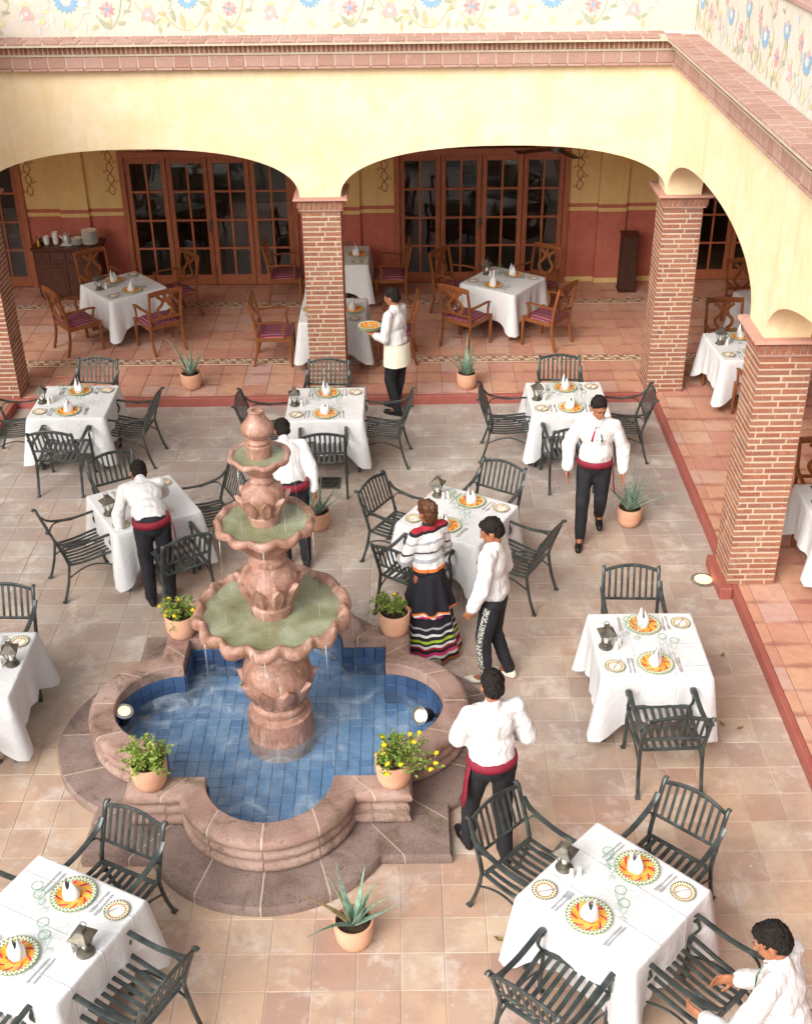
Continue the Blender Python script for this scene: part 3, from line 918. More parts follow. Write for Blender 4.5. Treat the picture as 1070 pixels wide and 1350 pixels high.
# parapets with painted flowers
par1 = tag(MB().box(-9.5, 3.38, 14.672, 14.9, ZP, 5.40).build('painted_parapet', M_WHITEW), 'cream parapet with painted flowers and vines above the wide arches', 'wall')
par2 = tag(MB().box(3.385, 3.60, 5.0, 14.9, ZP, 5.40).build('painted_parapet', M_WHITEW), 'cream parapet with painted blue flowers above the side arches', 'wall')
pc = MB().cbox(-0.118, 0.118, -0.14, 0.14, 0, 0.05, 0.006).mesh('coping_brick', M_CORN)
for i in range(38):
    inst('coping_brick', pc, par2, (3.492, 14.75 - i * 0.245, 5.402), (0, 0, PI / 2))
for i in range(39):
    inst('coping_brick', pc, par1, (3.2 - i * 0.245, 14.79, 5.402))
PAINT = {k: simple('paint_' + k, [c, tuple(min(255, x + 14) for x in c)], 18, 0.85, coord='World') for k, c in dict(
    blue=(124, 160, 184), pink=(206, 160, 156), rose=(194, 136, 132), olive=(172, 166, 128), grey=(182, 184, 176), ochre=(202, 190, 146), sage=(154, 158, 132), pale=(216, 190, 180), slate=(182, 188, 190)).items()}
PK = list(PAINT.keys()); PM = [PAINT[k] for k in PK]
LN2 = [0]
def leaf2(m, x, z, ang, L, wd, col, y):
    LN2[0] = (LN2[0] + 1) % 24; y -= LN2[0] * 1.4e-5
    ca, sa = math.cos(ang), math.sin(ang)
    L *= 1.12; wd *= 1.25
    pts = [(0, 0), (0.25 * L, wd * .42), (0.55 * L, wd * .5), (0.8 * L, wd * .28), (L, 0), (0.8 * L, -wd * .22), (0.55 * L, -wd * .4), (0.25 * L, -wd * .36)]
    m.add([(x + a * ca - b_ * sa, y, z + a * sa + b_ * ca) for a, b_ in pts], [tuple(range(8))], PK.index(col))
def ribbon2(m, pts, w0, w1, col, y):
    P = [Vector((p[0], 0, p[1])) for p in pts]; n = len(P); vs = []; fs = []
    for i in range(n):
        tg = (P[min(i + 1, n - 1)] - P[max(i - 1, 0)]).normalized(); nm = Vector((-tg.z, 0, tg.x))
        ww = w0 + (w1 - w0) * i / (n - 1)
        a = P[i] + nm * ww / 2; b_ = P[i] - nm * ww / 2
        vs += [(a.x, y, a.z), (b_.x, y, b_.z)]
    fs = [(2 * i, 2 * i + 1, 2 * i + 3, 2 * i + 2) for i in range(n - 1)]
    m.add(vs, fs, PK.index(col))
def flower2(kind, m):
    if kind == 'blue':
        for i in range(11):
            a = -PI * 1.12 + i * PI * 1.24 / 10
            leaf2(m, 0.035 * math.cos(a), 0.035 * math.sin(a) * .8, a, 0.115, 0.05, 'blue', -.0006)
        for i in range(8):
            leaf2(m, 0, 0, i * PI / 4 + .2, 0.062, 0.04, 'pale', -.0012)
        for i in range(5):
            leaf2(m, 0, 0.03, PI * (.2 + .15 * i), 0.07, 0.035, 'pink', -.0018)
    elif kind == 'daisy':
        for i in range(9):
            leaf2(m, 0.02 * math.cos(i * PI / 4.5), 0.02 * math.sin(i * PI / 4.5), i * PI / 4.5 + .2, 0.085, 0.042, 'pink' if i % 2 else 'rose', -.0006 - .0004 * (i % 2))
        for i in range(6):
            leaf2(m, 0, 0, i * PI / 3, 0.03, 0.024, 'blue', -.0018)
    else:
        n = 9
        pts = [(-0.045, 0.07)] + [(-0.105 + 0.21 * i / (2 * n), -0.045 - (0.03 if i % 2 else 0.0) - 0.03 * math.sin(PI * i / (2 * n))) for i in range(2 * n + 1)] + [(0.045, 0.07), (0, 0.09)]
        m.add([(x, -.0006, z) for x, z in pts], [tuple(range(len(pts)))[::-1]], PK.index('pink'))
        for i in range(6):
            leaf2(m, 0, -.01, i * PI / 3 + .3, 0.03, 0.016, 'slate', -.0012)
        for i in range(5):
            leaf2(m, -.03 + .015 * i, 0.08, PI / 2 + (.3 - .15 * i), 0.05, 0.02, 'ochre', -.0012)
fl_me = {}
for k in ('blue', 'daisy', 'tulip'):
    m = MB(); flower2(k, m); fl_me[k] = m.mesh('painted_flower', PM)
def vine(kind, var):
    m = MB(); c1, c2, c3 = [('olive', 'sage', 'ochre'), ('grey', 'slate', 'ochre'), ('sage', 'olive', 'grey')][var]
    if kind == 'blue':           # broad swag under the blue flower
        pts = [(-.30 + .56 * i / 16, 0.20 - .21 * math.sin(PI * (i / 16) ** .9) + (.10 if i > 12 else 0) * (i - 12) / 4) for i in range(17)]
        ribbon2(m, pts, .017, .010, c1, 0)
        leaf2(m, -.16, .07, 1.75, .15, .05, c2, -.0004); leaf2(m, -.06, .0, 1.7, .17, .055, c1, -.0008); leaf2(m, .06, .0, 2.2, .13, .05, c3, -.0004)
        leaf2(m, .2, .1, -1.7, .12, .04, c1, -.0008); leaf2(m, .24, .26, 2.8, .1, .05, c2, -.0004); leaf2(m, -.25, .12, 3.6, .1, .05, c3, -.0008); leaf2(m, -.27, .16, 2.9, .08, .04, c1, -.0012)
        leaf2(m, -.22, .08, 4.1, .07, .03, c2, -.0004)
    elif kind == 'daisy':
        pts = [(-.13 + .26 * i / 12, 0.16 - .15 * math.sin(PI * i / 12)) for i in range(13)] + [(.13 + .02 * i, .16 + .07 * i) for i in range(1, 5)]
        ribbon2(m, pts, .016, .011, c1, 0)
        for x, z, a in ((-.11, .06, 3.7), (-.05, .03, 1.9), (.02, .01, 2.2), (.07, .03, -.6), (.1, .06, .2), (-.09, .04, 5.2), (.0, .02, 1.2)):
            leaf2(m, x, z, a, .1, .045, random.choice((c1, c2, c3)), -.0004 - .0002 * random.random())
    else:
        ribbon2(m, [(-.14 + .28 * i / 10, .30 - .26 * (i / 10) ** .7) for i in range(11)], .010, .006, c1, 0)
        for x, z, a in ((.02, .12, -.9), (.08, .07, .5), (-.05, .18, -1.9), (.12, .05, -1.6)):
            leaf2(m, x, z, a, .09, .04, random.choice((c1, c2)), -.0005)
    # upper tendril
    ribbon2(m, [(.18 + .1 * math.sin(i * .55), .16 + i * .05) for i in range(11)], .008, .005, c1, -.0016)
    for i in range(5):
        leaf2(m, .18 + .1 * math.sin(i * 1.1), .2 + i * .1, (i * 2.3) % 6.28, .09, .035, random.choice((c1, c2, c3)), -.002)
    return m.mesh('painted_vine', PM)
vine_me = {(k, v): vine(k, v) for k in ('blue', 'daisy', 'tulip') for v in range(3)}
SEQ = ['blue', 'daisy', 'tulip']
FZ = dict(blue=0.40, daisy=0.29, tulip=0.25)
def mural(par, fn, n, rz):
    for i in range(n):
        k = SEQ[i % 3]
        x, y = fn(i)
        sv = random.uniform(.78, .92); inst('painted_flower', fl_me[k], par, (x + random.uniform(-.01, .01) * (not rz), y, ZP + FZ[k] + random.uniform(-.015, .015)), (0, random.uniform(-.12, .12) if not rz else 0, rz), (sv, 1, sv))
        if rz: inst('painted_flower', fl_me[SEQ[(i + 2) % 3]], par, (x + (0 if rz else .2), y - (.2 if rz else 0), ZP + FZ[k] + .27), (0, 0, rz), (.7, 1, .7))
        inst('painted_vine', vine_me[k, (i // 2) % 3], par, (x, y, ZP + 0.075), (0, 0, rz))
mural(par1, lambda i: (-5.20 + i * 0.462, 14.6695), 18, 0)
mural(par2, lambda i: (3.3825, 14.45 - i * 0.44), 20, -PI / 2)

# ------------------------------------------------------------------ rear wall of the arcade, ceiling, rooms
RY = 18.80
rear = thing('rear_wall', 'ochre and terracotta red wall with painted scrolls behind the arches', 'wall', (0, RY, 0))
DOORS = [(-8.75, -5.97), (-4.43, -1.67), (-0.14, 2.62), (4.55, 7.30)]
ZD = 2.30
segs = [(-9.5, -8.75), (-5.97, -4.43), (-1.67, -0.14), (2.62, 4.55), (7.30, 7.6)]
def strip(a, b_, pr, mu=M_OCHRE):
    MB().box(a, b_, -pr, 0.12, 1.262, 1.292).build('wall_line', M_REDW, rear)
    MB().box(a, b_, -pr - .002, 0.12, 1.292, 1.352).build('yellow_band', M_OCHRE2, rear)
    MB().box(a, b_, -pr - .003, 0.12, 1.352, 1.410).build('red_band', M_REDW, rear)
    MB().box(a, b_, -pr, 0.12, 1.410, 3.70).build('upper_wall', mu, rear)
    MB().box(a, b_, -pr, 0.12, 0.20, 1.262).build('dado', M_REDW, rear)
    MB().cbox(a, b_, -pr - 0.012, 0.12, AZ, 0.20, 0.003).build('baseboard', M_OCHRE, rear)
for a, b_ in segs:
    if b_ - a > 1.2:
        m_ = (a + b_) / 2 + (-.27 if a > 2 else 0)
        strip(a, m_ - .225, 0.0); strip(m_ - .223, m_ + .223, 0.07, M_OCHRE2); strip(m_ + .225, b_, 0.0)
    else:
        strip(a, b_, 0.0)
for a, b_ in DOORS:
    MB().box(a, b_, 0, 0.12, 3.02, 3.70).build('upper_wall', M_OCHRE, rear)
    c_ = (a + b_) / 2
    ca = 0.92
    # wall beside and over the arched transom
    pts = [(a, ZD), (c_ - ca, ZD)] + [(c_ - ca * math.cos(PI * i / 20), ZD + 0.62 * math.sin(PI * i / 20)) for i in range(1, 20)] + [(c_ + ca, ZD), (b_, ZD)]
    mm = MB()
    for i in range(len(pts) - 1):
        (x0, z0), (x1, z1) = pts[i], pts[i + 1]
        mm.add([(x0, 0, z0), (x1, 0, z1), (x1, 0, 3.02), (x0, 0, 3.02), (x0, .12, z0), (x1, .12, z1), (x1, .12, 3.02), (x0, .12, 3.02)], [(0, 1, 2, 3), (7, 6, 5, 4), (0, 4, 5, 1), (1, 5, 6, 2), (2, 6, 7, 3), (3, 7, 4, 0)])
    mm.build('upper_wall', M_OCHRE, rear)
M_SCROLL = simple('scroll_paint', [(150, 96, 56), (162, 108, 64)], 10, 0.9)
def scroll(x):
    m = MB()
    for ph, am in ((0, .05), (PI, .05)):
        P = [Vector((am * math.sin(ph + t * .55) + .012 * math.sin(t * 2.3), 0, 1.62 + t * .03)) for t in range(44)]
        vs = []; fs = []
        for i in range(len(P)):
            tg = (P[min(i + 1, len(P) - 1)] - P[max(i - 1, 0)]).normalized(); nm = Vector((-tg.z, 0, tg.x)) * .009
            vs += [P[i] + nm, P[i] - nm]
        fs = [(2 * i, 2 * i + 1, 2 * i + 3, 2 * i + 2) for i in range(len(P) - 1)]
        m.add([tuple(v) for v in vs], fs)
    for t in range(2, 42, 5):
        cx, cz = .075 * (1 if t % 2 else -1), 1.62 + t * .03
        P = [(cx + .035 * math.cos(a * .5) * (1 - a / 16), cz + .035 * math.sin(a * .5) * (1 - a / 16)) for a in range(13)]
        vs = []
        for i, (px, pz) in enumerate(P):
            vs += [(px - .008, -.0008, pz), (px + .008, -.0008, pz + .008)]
        m.add(vs, [(2 * i, 2 * i + 1, 2 * i + 3, 2 * i + 2) for i in range(12)])
    return m
sme = scroll(0).mesh('painted_scroll', M_SCROLL)
for x in (-5.86, -4.57, -0.29, 2.78, -1.52, 4.40):
    inst('painted_scroll', sme, rear, (x, -0.003, 0))
ceil = tag(MB().box(-9.5, 7.7, 14.92, 22.6, 3.70, 3.9).box(3.62, 7.7, 1.2, 14.92, 3.70, 3.9).build('arcade_ceiling', M_CEIL), kind=ST)
sw = tag(MB().box(7.6, 7.75, 1.2, 18.95, -0.05, 3.7).build('side_wall', M_REDW), 'dim terracotta red wall at the back of the side arcade', 'wall')
ew = tag(MB().box(-9.65, -9.5, 1.2, 22.6, -0.05, 3.7).build('end_wall', M_OCHRE), 'ochre end wall closing the arcade beyond the sideboard', 'wall')
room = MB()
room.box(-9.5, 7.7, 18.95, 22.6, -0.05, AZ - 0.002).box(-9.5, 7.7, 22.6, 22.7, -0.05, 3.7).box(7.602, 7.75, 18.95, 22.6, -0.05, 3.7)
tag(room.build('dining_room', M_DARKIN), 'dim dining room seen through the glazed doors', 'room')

# ------------------------------------------------------------------ french doors
def leaf_mesh(Wd, Hd):
    m = MB(); st, tr, br = 0.075, 0.09, 0.17
    def fb(x0, x1, z0, z1, y0=-0.022, y1=0.022): m.cbox(x0, x1, y0, y1, z0, z1, 0.004)
    fb(0, st, 0, Hd); fb(Wd - st, Wd, 0, Hd)
    fb(st, Wd - st, 0.001, br, -.021, .021); fb(st, Wd - st, Hd - tr, Hd - .001, -.021, .021)
    ih = (Hd - tr - br); panes = []
    mz = 0.034
    ph = (ih - 3 * mz) / 4; pw = (Wd - 2 * st - mz) / 2
    fb(st + pw, st + pw + mz, br, Hd - tr, -.017, .017)
    for k in range(4):
        z0 = br + k * (ph + mz)
        if k < 3:
            fb(st, st + pw, z0 + ph, z0 + ph + mz, -.016, .016); fb(st + pw + mz, Wd - st, z0 + ph, z0 + ph + mz, -.016, .016)
        for j in range(2):
            panes.append((st + j * (pw + mz) + pw / 2, z0 + ph / 2))
    return m.mesh('door_leaf', M_DOOR), panes, pw, ph
def french_doors(a, b_, label):
    d = thing('french_doors', label, 'door', ((a + b_) / 2, RY, AZ), 0, 'glazed wooden double doors')
    Wt = b_ - a; hw = Wt / 2 - .002; fr = 0.085; H = ZD - AZ - .003
    m = MB()
    m.cbox(-hw, -hw + fr, -0.05, 0.10, 0, H, 0.006); m.cbox(hw - fr, hw, -0.05, 0.10, 0, H, 0.006); m.cbox(-hw + fr, hw - fr, -0.048, 0.10, H - 0.10, H - .001, 0.006)
    m.build('door_frame', M_DOOR, d)
    n = 4; lw = (Wt - .004 - 2 * fr - 0.012 * 3 - .008) / n; lh = H - 0.10 - 0.012
    lme, panes, pw, ph = leaf_mesh(lw, lh)
    pme = MB().box(-pw / 2 + .001, pw / 2 - .001, -.003, .003, -ph / 2 + .001, ph / 2 - .001).mesh('pane', M_PANE)
    hme = MB().cbox(-.012, .012, -.03, 0, -.09, .09, .003).cbox(-.008, .075, -.05, -.032, -.01, .01, .003).mesh('handle', M_TIN)
    for i in range(n):
        x0 = -hw + fr + .004 + i * (lw + 0.012)
        lf = inst('door_leaf', lme, d, (x0, 0.02, 0.006))
        for (px, pz) in panes:
            inst('pane', pme, lf, (px, random.uniform(-.001, .001), pz), (random.uniform(-.02, .02), 0, random.uniform(-.02, .02)))
        if i == 1:
            inst('handle', hme, lf, (lw - .035, -.022, 0.98))
        for hz in (.25, lh / 2, lh - .25):
            MB().cbox(-.006, .006, -.030, -.021, -.05, .05, .002).build('hinge', M_TIN, lf, False, (0.004 if i in (0, 2) else lw - .004, 0, hz))
    # arched transom with radiating bars
    ca = 0.918; R2 = 0.82
    tm = MB()
    for i in range(20):
        a0, a1 = PI * i / 20, PI * (i + 1) / 20
        o0, o1 = (-ca * math.cos(a0), .618 * math.sin(a0)), (-ca * math.cos(a1), .618 * math.sin(a1))
        i0, i1 = (-R2 * math.cos(a0), .53 * math.sin(a0)), (-R2 * math.cos(a1), .53 * math.sin(a1))
        tm.add([(p[0], y, H + .003 + p[1]) for y in (-.03, .09) for p in (o0, o1, i1, i0)], [(3, 2, 1, 0), (4, 5, 6, 7), (0, 1, 5, 4), (2, 3, 7, 6)])
    for a_ in (PI * .25, PI * .5, PI * .75):
        tm.sweep([(-.1 * math.cos(a_), 0.03, H + .01 + .06 * math.sin(a_)), (-.83 * math.cos(a_), 0.03, H + .54 * math.sin(a_))], .035, .035, (0, 1, 0), 6)
    tm.build('transom_frame', M_DOOR, d)
    MB().prism([(R2 * math.cos(PI * i / 20), .53 * math.sin(PI * i / 20)) for i in range(21)], -.003, .003, 0, Matrix.Translation((0, .03, H + .004)) @ Matrix.Rotation(PI / 2, 4, 'X')).build('transom_pane', M_PANE, d)
    return d
french_doors(*DOORS[0], 'glazed wooden doors beside the dark end of the sideboard')
french_doors(*DOORS[1], 'glazed wooden doors between the sideboard and the middle column')
french_doors(*DOORS[2], 'glazed wooden doors behind the arcade table near the tall planter box')
french_doors(*DOORS[3], 'glazed wooden doors in the dark beyond the corner column')

# ------------------------------------------------------------------ quatrefoil fountain pool
fount = thing('fountain', 'tiered pink stone fountain with scalloped bowls in a blue tiled quatrefoil pool', 'fountain', (FCX, FCY, 0))
QA, QR = 0.88, 0.49
def qpath(wd, nl=14, a=QA, r=QR):
    """one quarter of the offset outline, from front lobe centre (-y) to right lobe centre (+x): list of points"""
    R = r + wd
    pm = math.acos(min(1, max(-1, wd / R))) if wd > 0 else PI / 2
    pts = [(R * math.sin(pm * i / nl), -a - R * math.cos(pm * i / nl)) for i in range(nl + 1)]
    xs = pts[-1][0]
    pts += [(xs + (a + wd - xs) * k / 3, -(a + wd)) for k in (1, 2, 3)]
    half = pts
    mir = [(-y, -x) for x, y in half[:-1]][::-1]
    return half + mir
NL = 14
def full(wd):
    q = qpath(wd, NL)
    out = []
    for k in range(4):
        c, s_ = round(math.cos(k * PI / 2)), round(math.sin(k * PI / 2))
        out += [(x * c - y * s_, x * s_ + y * c) for x, y in q[:-1]]
    return out
NF = len(full(0.0)); NQ = NF // 4
def ring_stone(prof, i0, i1, mat, name, gap=0.004):
    """prof: closed list of (offset w, z) ; stone spans path indices i0..i1"""
    rings = {}
    m = MB(); n = len(prof); vs = []; fs = []
    paths = [full(p[0]) for p in prof]
    idxs = list(range(i0, i1 + 1))
    for q, i in enumerate(idxs):
        for j in range(n):
            P = Vector(paths[j][i % NF])
            if q == 0:
                d = (Vector(paths[j][(i + 1) % NF]) - P); P = P + d.normalized() * min(gap, d.length * .4)
            if q == len(idxs) - 1:
                d = (Vector(paths[j][(i - 1) % NF]) - P); P = P + d.normalized() * min(gap, d.length * .4)
            vs.append((P.x, P.y, prof[j][1]))
    for q in range(len(idxs) - 1):
        for j in range(n):
            j2 = (j + 1) % n
            fs.append((q * n + j, (q + 1) * n + j, (q + 1) * n + j2, q * n + j2))
    fs.append(tuple(range(n))); fs.append(tuple((len(idxs) - 1) * n + j for j in range(n))[::-1])
    m.add(vs, fs)
    return m.build(name, mat, fount, 40)
# split indices inside a quarter: lobe centre 0, 7 (mid), 15 (block joint), corner at 17, then mirrored
cuts = []
for k in range(4):
    b0 = k * NQ
    cuts += [b0, b0 + 7, b0 + 15, b0 + NQ - 15, b0 + NQ - 7]
def course(prof, name, gap=0.005, mat=None):
    for i, c in enumerate(cuts):
        c2 = cuts[(i + 1) % len(cuts)]
        if c2 <= c: c2 += NF
        ring_stone(prof, c, c2, mat or M_CANT, name, gap)
ZCOP = 0.43
def bull(w0, w1, z0, z1, n=6):
    h = (z1 - z0) / 2
    o = [(w0, z0), ]
    arc = [(w1 - h + h * math.cos(-PI / 2 + PI * i / n), z0 + h + h * math.sin(-PI / 2 + PI * i / n)) for i in range(n + 1)]
    return [(w0, z0)] + arc + [(w0 + .008, z1), (w0, z1 - .008)]
course(bull(0.006, 0.225, 0.315, ZCOP), 'coping_stone', 0.007)
course(bull(0.06, 0.205, 0.20, 0.306), 'wall_stone', 0.003)
course(bull(0.06, 0.215, 0.102, 0.196, 5), 'wall_stone', 0.003)
course([(0.05, 0.0), (0.52, 0.0), (0.522, 0.06), (0.505, 0.086), (0.05, 0.098)], 'step_stone', 0.007, M_STEP)
# mortar behind the stones (shows in the joints)
def ring_solid(w0, w1, z0, z1, mat, name):
    a, b_ = full(w0), full(w1); m = MB()
    vs = [(x, y, z) for (pp, z) in ((a, z0), (b_, z0), (b_, z1), (a, z1)) for x, y in pp]
    fs = []
    for i in range(NF):
        k = (i + 1) % NF
        for q in range(4):
            q2 = (q + 1) % 4
            fs.append((q * NF + i, q2 * NF + i, q2 * NF + k, q * NF + k)[::-1])
    return m.add(vs, fs).build(name, mat, fount)
def ring_prof(prof, mat, name):
    paths = [full(p[0]) for p in prof]; n = len(prof)
    vs = [(paths[j][i][0], paths[j][i][1], prof[j][1]) for i in range(NF) for j in range(n)]
    fs = [(i * n + j, ((i + 1) % NF) * n + j, ((i + 1) % NF) * n + (j + 1) % n, i * n + (j + 1) % n) for i in range(NF) for j in range(n)]
    return MB().add(vs, fs).build(name, mat, fount)
ring_solid(0.02, 0.17, 0.005, 0.318, M_MORTAR, 'mortar_ring')
ring_prof(bull(0.010, 0.2215, 0.3185, ZCOP - .0035), M_MORTAR, 'coping_mortar')
ring_prof([(0.06, 0.0), (0.516, 0.002), (0.517, 0.058), (0.502, 0.0825), (0.06, 0.094)], M_MORTAR, 'step_mortar')
# pool: floor bed, blue tiles and water
bed = MB(); fp = full(0.012)
bed.prism(fp, -0.05, -0.004); bed.build('pool_bed', M_POOLG, fount)
TS = 0.104
def inside(x, y, mg=0.0):
    a, r = QA - mg, QR - mg
    if abs(x) <= a and abs(y) <= a: return True
    return min((abs(x) - QA) ** 2 + y * y, x * x + (abs(y) - QA) ** 2) <= r * r
ZPF = 0.012
tcells = []
for i in range(-14, 15):
    for k in range(-14, 15):
        x, y = i * TS, k * TS
        if inside(x, y, 0.01):
            tcells.append((x, y, all(inside(x + sx * TS / 2, y + sy * TS / 2, .004) for sx in (-1, 1) for sy in (-1, 1))))
ptm = MB().cbox(-TS / 2 + .003, TS / 2 - .003, -TS / 2 + .003, TS / 2 - .003, -0.012, 0, .002).mesh('pool_tile', M_BLUE)
tcells.sort(key=lambda c: c[1])
rest = MB(); cnt = 0
for x, y, whole in tcells:
    if not whole: 
        continue
    if x * x + y * y < .2 ** 2: continue
    if cnt < 296:
        inst('pool_tile', ptm, fount, (x, y, ZPF), (random.uniform(-.008, .008), random.uniform(-.008, .008), 0)); cnt += 1
    else:
        rest.cbox(x - TS / 2 + .003, x + TS / 2 - .003, y - TS / 2 + .003, y + TS / 2 - .003, 0, ZPF, .002)
for x, y, whole in tcells:
    if whole: continue
    # cut tiles along the curved edge, clipped to the outline
    poly = []
    for sx, sy in ((-1, -1), (0, -1), (1, -1), (1, 0), (1, 1), (0, 1), (-1, 1), (-1, 0)):
        px, py = x + sx * (TS / 2 - .003), y + sy * (TS / 2 - .003)
        for it in range(12):
            if inside(px, py, .004): break
            px += (x - px) * .12; py += (y - py) * .12
        poly.append((px, py))
    rest.prism(poly, 0, ZPF)
if rest.v: tag(rest.build('pool_tiles', M_BLUE, fount), kind='stuff')
# wall tiles: three rows round the outline
per = full(0.0)
PV = [Vector(p) for p in per]
wtm = {}
def wall_run(P0, P1, nr=3):
    d = P1 - P0; L = d.length
    ang = math.atan2(d.y, d.x)
    n = max(1, round(L / TS)); tw = L / n
    key = round(tw, 3)
    if key not in wtm:
        wtm[key] = MB().cbox(-tw / 2 + .0025, tw / 2 - .0025, 0, .012, .0025, .1015, .002).mesh('wall_tile', M_BLUEW)
    for i in range(n):
        c = P0 + d * ((i + .5) / n)
        for r_ in range(nr):
            inst('wall_tile', wtm[key], fount, (c.x, c.y, 0.012 + r_ * TS), (0, 0, ang))
for k in range(4):
    rot = Matrix.Rotation(k * PI / 2, 2)
    arc = [Vector((QR * math.sin(t), -QA - QR * math.cos(t))) for t in [-PI / 2 + PI * i / 15 for i in range(16)]]
    for i in range(15):
        wall_run(rot @ arc[i], rot @ arc[i + 1])
    wall_run(rot @ Vector((QR, -QA)), rot @ Vector((QA, -QA)))
    wall_run(rot @ Vector((QA, -QA)), rot @ Vector((QA, -QR)))
ring_solid(0.0125, 0.05, 0.0, ZCOP - 0.016, M_POOLG, 'pool_wall')
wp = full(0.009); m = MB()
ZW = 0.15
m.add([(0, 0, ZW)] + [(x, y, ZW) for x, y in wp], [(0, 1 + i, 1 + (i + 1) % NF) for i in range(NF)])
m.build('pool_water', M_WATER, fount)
# ---- tower
def lat(prof, name, n=40, mat=None, mod=None, cap0=True, cap1=True, sm=35):
    return MB().lathe(prof, n, 0, None, mod, cap0, cap1).build(name, mat or M_FOUNT, fount, sm)
lat([(0.295, 0.0), (0.285, 0.14), (0.272, 0.30), (0.268, 0.36), (0.245, 0.372), (0.235, 0.40), (0.215, 0.41)], 'pedestal_drum')
def petals(z0, z1, r0, r1, n, wd, name, par):
    """raised pointed leaves round a bulb"""
    pm = MB(); N = 7
    grid_ = []
    H_ = z1 - z0
    for j in range(N + 1):
        t = j / N
        hw = wd * math.sin(PI * min(1, .18 + .82 * (1 - t) ** .8)) * (1 if t < .75 else 1)
        hw = wd * (.55 + .5 * math.sin(PI * min(1, t * .78 + .12))) * (1 if t < .84 else math.sqrt(max(.12, 1 - ((t - .84) / .17) ** 2)))
        rr = r0 + (r1 - r0) * t + .018 + .020 * math.sin(PI * t * .9) + (.022 * ((t - .6) / .4) ** 2 if t > .6 else 0)
        row = []
        for i in range(5):
            u = (i - 2) / 2
            rr2 = rr - .020 * abs(u) ** 2 + (.010 if i in (1, 3) else -.004 if i == 2 else 0)
            an = u * hw
            row.append((rr2 * math.cos(an), rr2 * math.sin(an), z0 + H_ * t + (.012 if t > .9 else 0) * (1 - abs(u))))
        grid_.append(row)
    vs = [p for r_ in grid_ for p in r_]
    fs = [(j * 5 + i, j * 5 + i + 1, (j + 1) * 5 + i + 1, (j + 1) * 5 + i) for j in range(N) for i in range(4)]
    back = [(p[0] * .86, p[1] * .86, p[2]) for p in vs]
    nb = len(vs)
    fs2 = [tuple(nb + i for i in f[::-1]) for f in fs]
    edge = [0, 1, 2, 3, 4] + [j * 5 + 4 for j in range(1, N + 1)] + [N * 5 + i for i in (3, 2, 1, 0)] + [j * 5 for j in range(N - 1, 0, -1)]
    fs3 = [(edge[i], nb + edge[i], nb + edge[(i + 1) % len(edge)], edge[(i + 1) % len(edge)]) for i in range(len(edge))]
    me = pm.add(vs + back, fs + fs2 + fs3).mesh(name, M_FOUNT, 50)
    for k in range(n):
        inst(name, me, par, (0, 0, 0), (0, 0, 2 * PI * (k + .3) / n))
vb = lat([(0.20, 0.411), (0.235, 0.43), (0.235, 0.46), (0.205, 0.48), (0.225, 0.54), (0.262, 0.62), (0.285, 0.70), (0.287, 0.77), (0.268, 0.84), (0.225, 0.90), (0.19, 0.93), (0.185, 0.95), (0.205, 0.965), (0.205, 0.99), (0.18, 1.01), (0.172, 1.03)], 'vase_bulb')
petals(0.50, 0.74, 0.205, 0.285, 9, 0.30, 'carved_petal', vb)
def basin(zr, R, zb, rb, wr, n_sc, amp, name, wname, phase=0.0, deep=.08):
    N = n_sc * 12
    k = R / 0.64
    T = .105 * k
    prof = [(rb * .85, zb), (rb, zb + .01), (rb * 1.15, zb + .05 * k), (R * .60, zb + (zr - zb) * .36), (R * .83, zr - T * 1.15), (R * .93, zr - T), (R * .99, zr - T * .72), (R * 1.0, zr - T * .3), (R * .985, zr + .005 * k), (R * .95, zr + .022 * k), (wr + (R - wr) * .45, zr + .020 * k), (wr + (R - wr) * .15, zr - .008 * k), (wr, zr - .035 * k), (wr * .97, zr - deep * k), (rb * .5, zr - deep * k - .01)]
    wt = [0, 0, .1, .3, .7, 1, 1, 1, 1, .95, .7, .35, .15, 0, 0]
    def mod(a, i):
        th = n_sc * a + phase
        lobe = abs(math.sin(th / 2)) ** .8 * 2 - 1.25          # rounded lobes, narrow valleys
        return (amp * .75 * k * wt[i] * lobe, amp * .62 * k * wt[i] * math.cos(th + .5))
    bo = MB().lathe(prof, N, 0, None, mod).build(name, M_FOUNT, fount, 70)
    MB().lathe([(0.001, zr - .022 * k), (wr * 1.04, zr - .022 * k)], 48, 0, None, None, False, False).build(wname, M_BWATER, bo, True)
basin(1.40, 0.625, 1.031, 0.20, 0.53, 14, .035, 'scalloped_bowl', 'bowl_water')
vb = lat([(0.165, 1.30), (0.17, 1.42), (0.178, 1.44), (0.178, 1.462), (0.16, 1.48), (0.175, 1.53), (0.21, 1.60), (0.228, 1.67), (0.222, 1.735), (0.19, 1.79), (0.15, 1.82), (0.128, 1.845), (0.15, 1.86), (0.15, 1.885), (0.125, 1.90), (0.118, 1.925)], 'vase_bulb')
petals(1.495, 1.70, 0.16, 0.228, 9, 0.29, 'carved_petal', vb)
basin(2.22, 0.385, 1.926, 0.135, 0.315, 11, .032, 'scalloped_bowl', 'bowl_water', .7)
vb = lat([(0.112, 2.14), (0.116, 2.23), (0.122, 2.25), (0.122, 2.268), (0.108, 2.28), (0.12, 2.32), (0.15, 2.38), (0.165, 2.43), (0.158, 2.485), (0.125, 2.525), (0.088, 2.54), (0.075, 2.555), (0.092, 2.568), (0.092, 2.586), (0.075, 2.60), (0.07, 2.615)], 'vase_bulb')
petals(2.29, 2.45, 0.108, 0.164, 8, 0.32, 'carved_petal', vb)
basin(2.785, 0.232, 2.616, 0.082, 0.186, 8, .030, 'scalloped_bowl', 'bowl_water', .3)
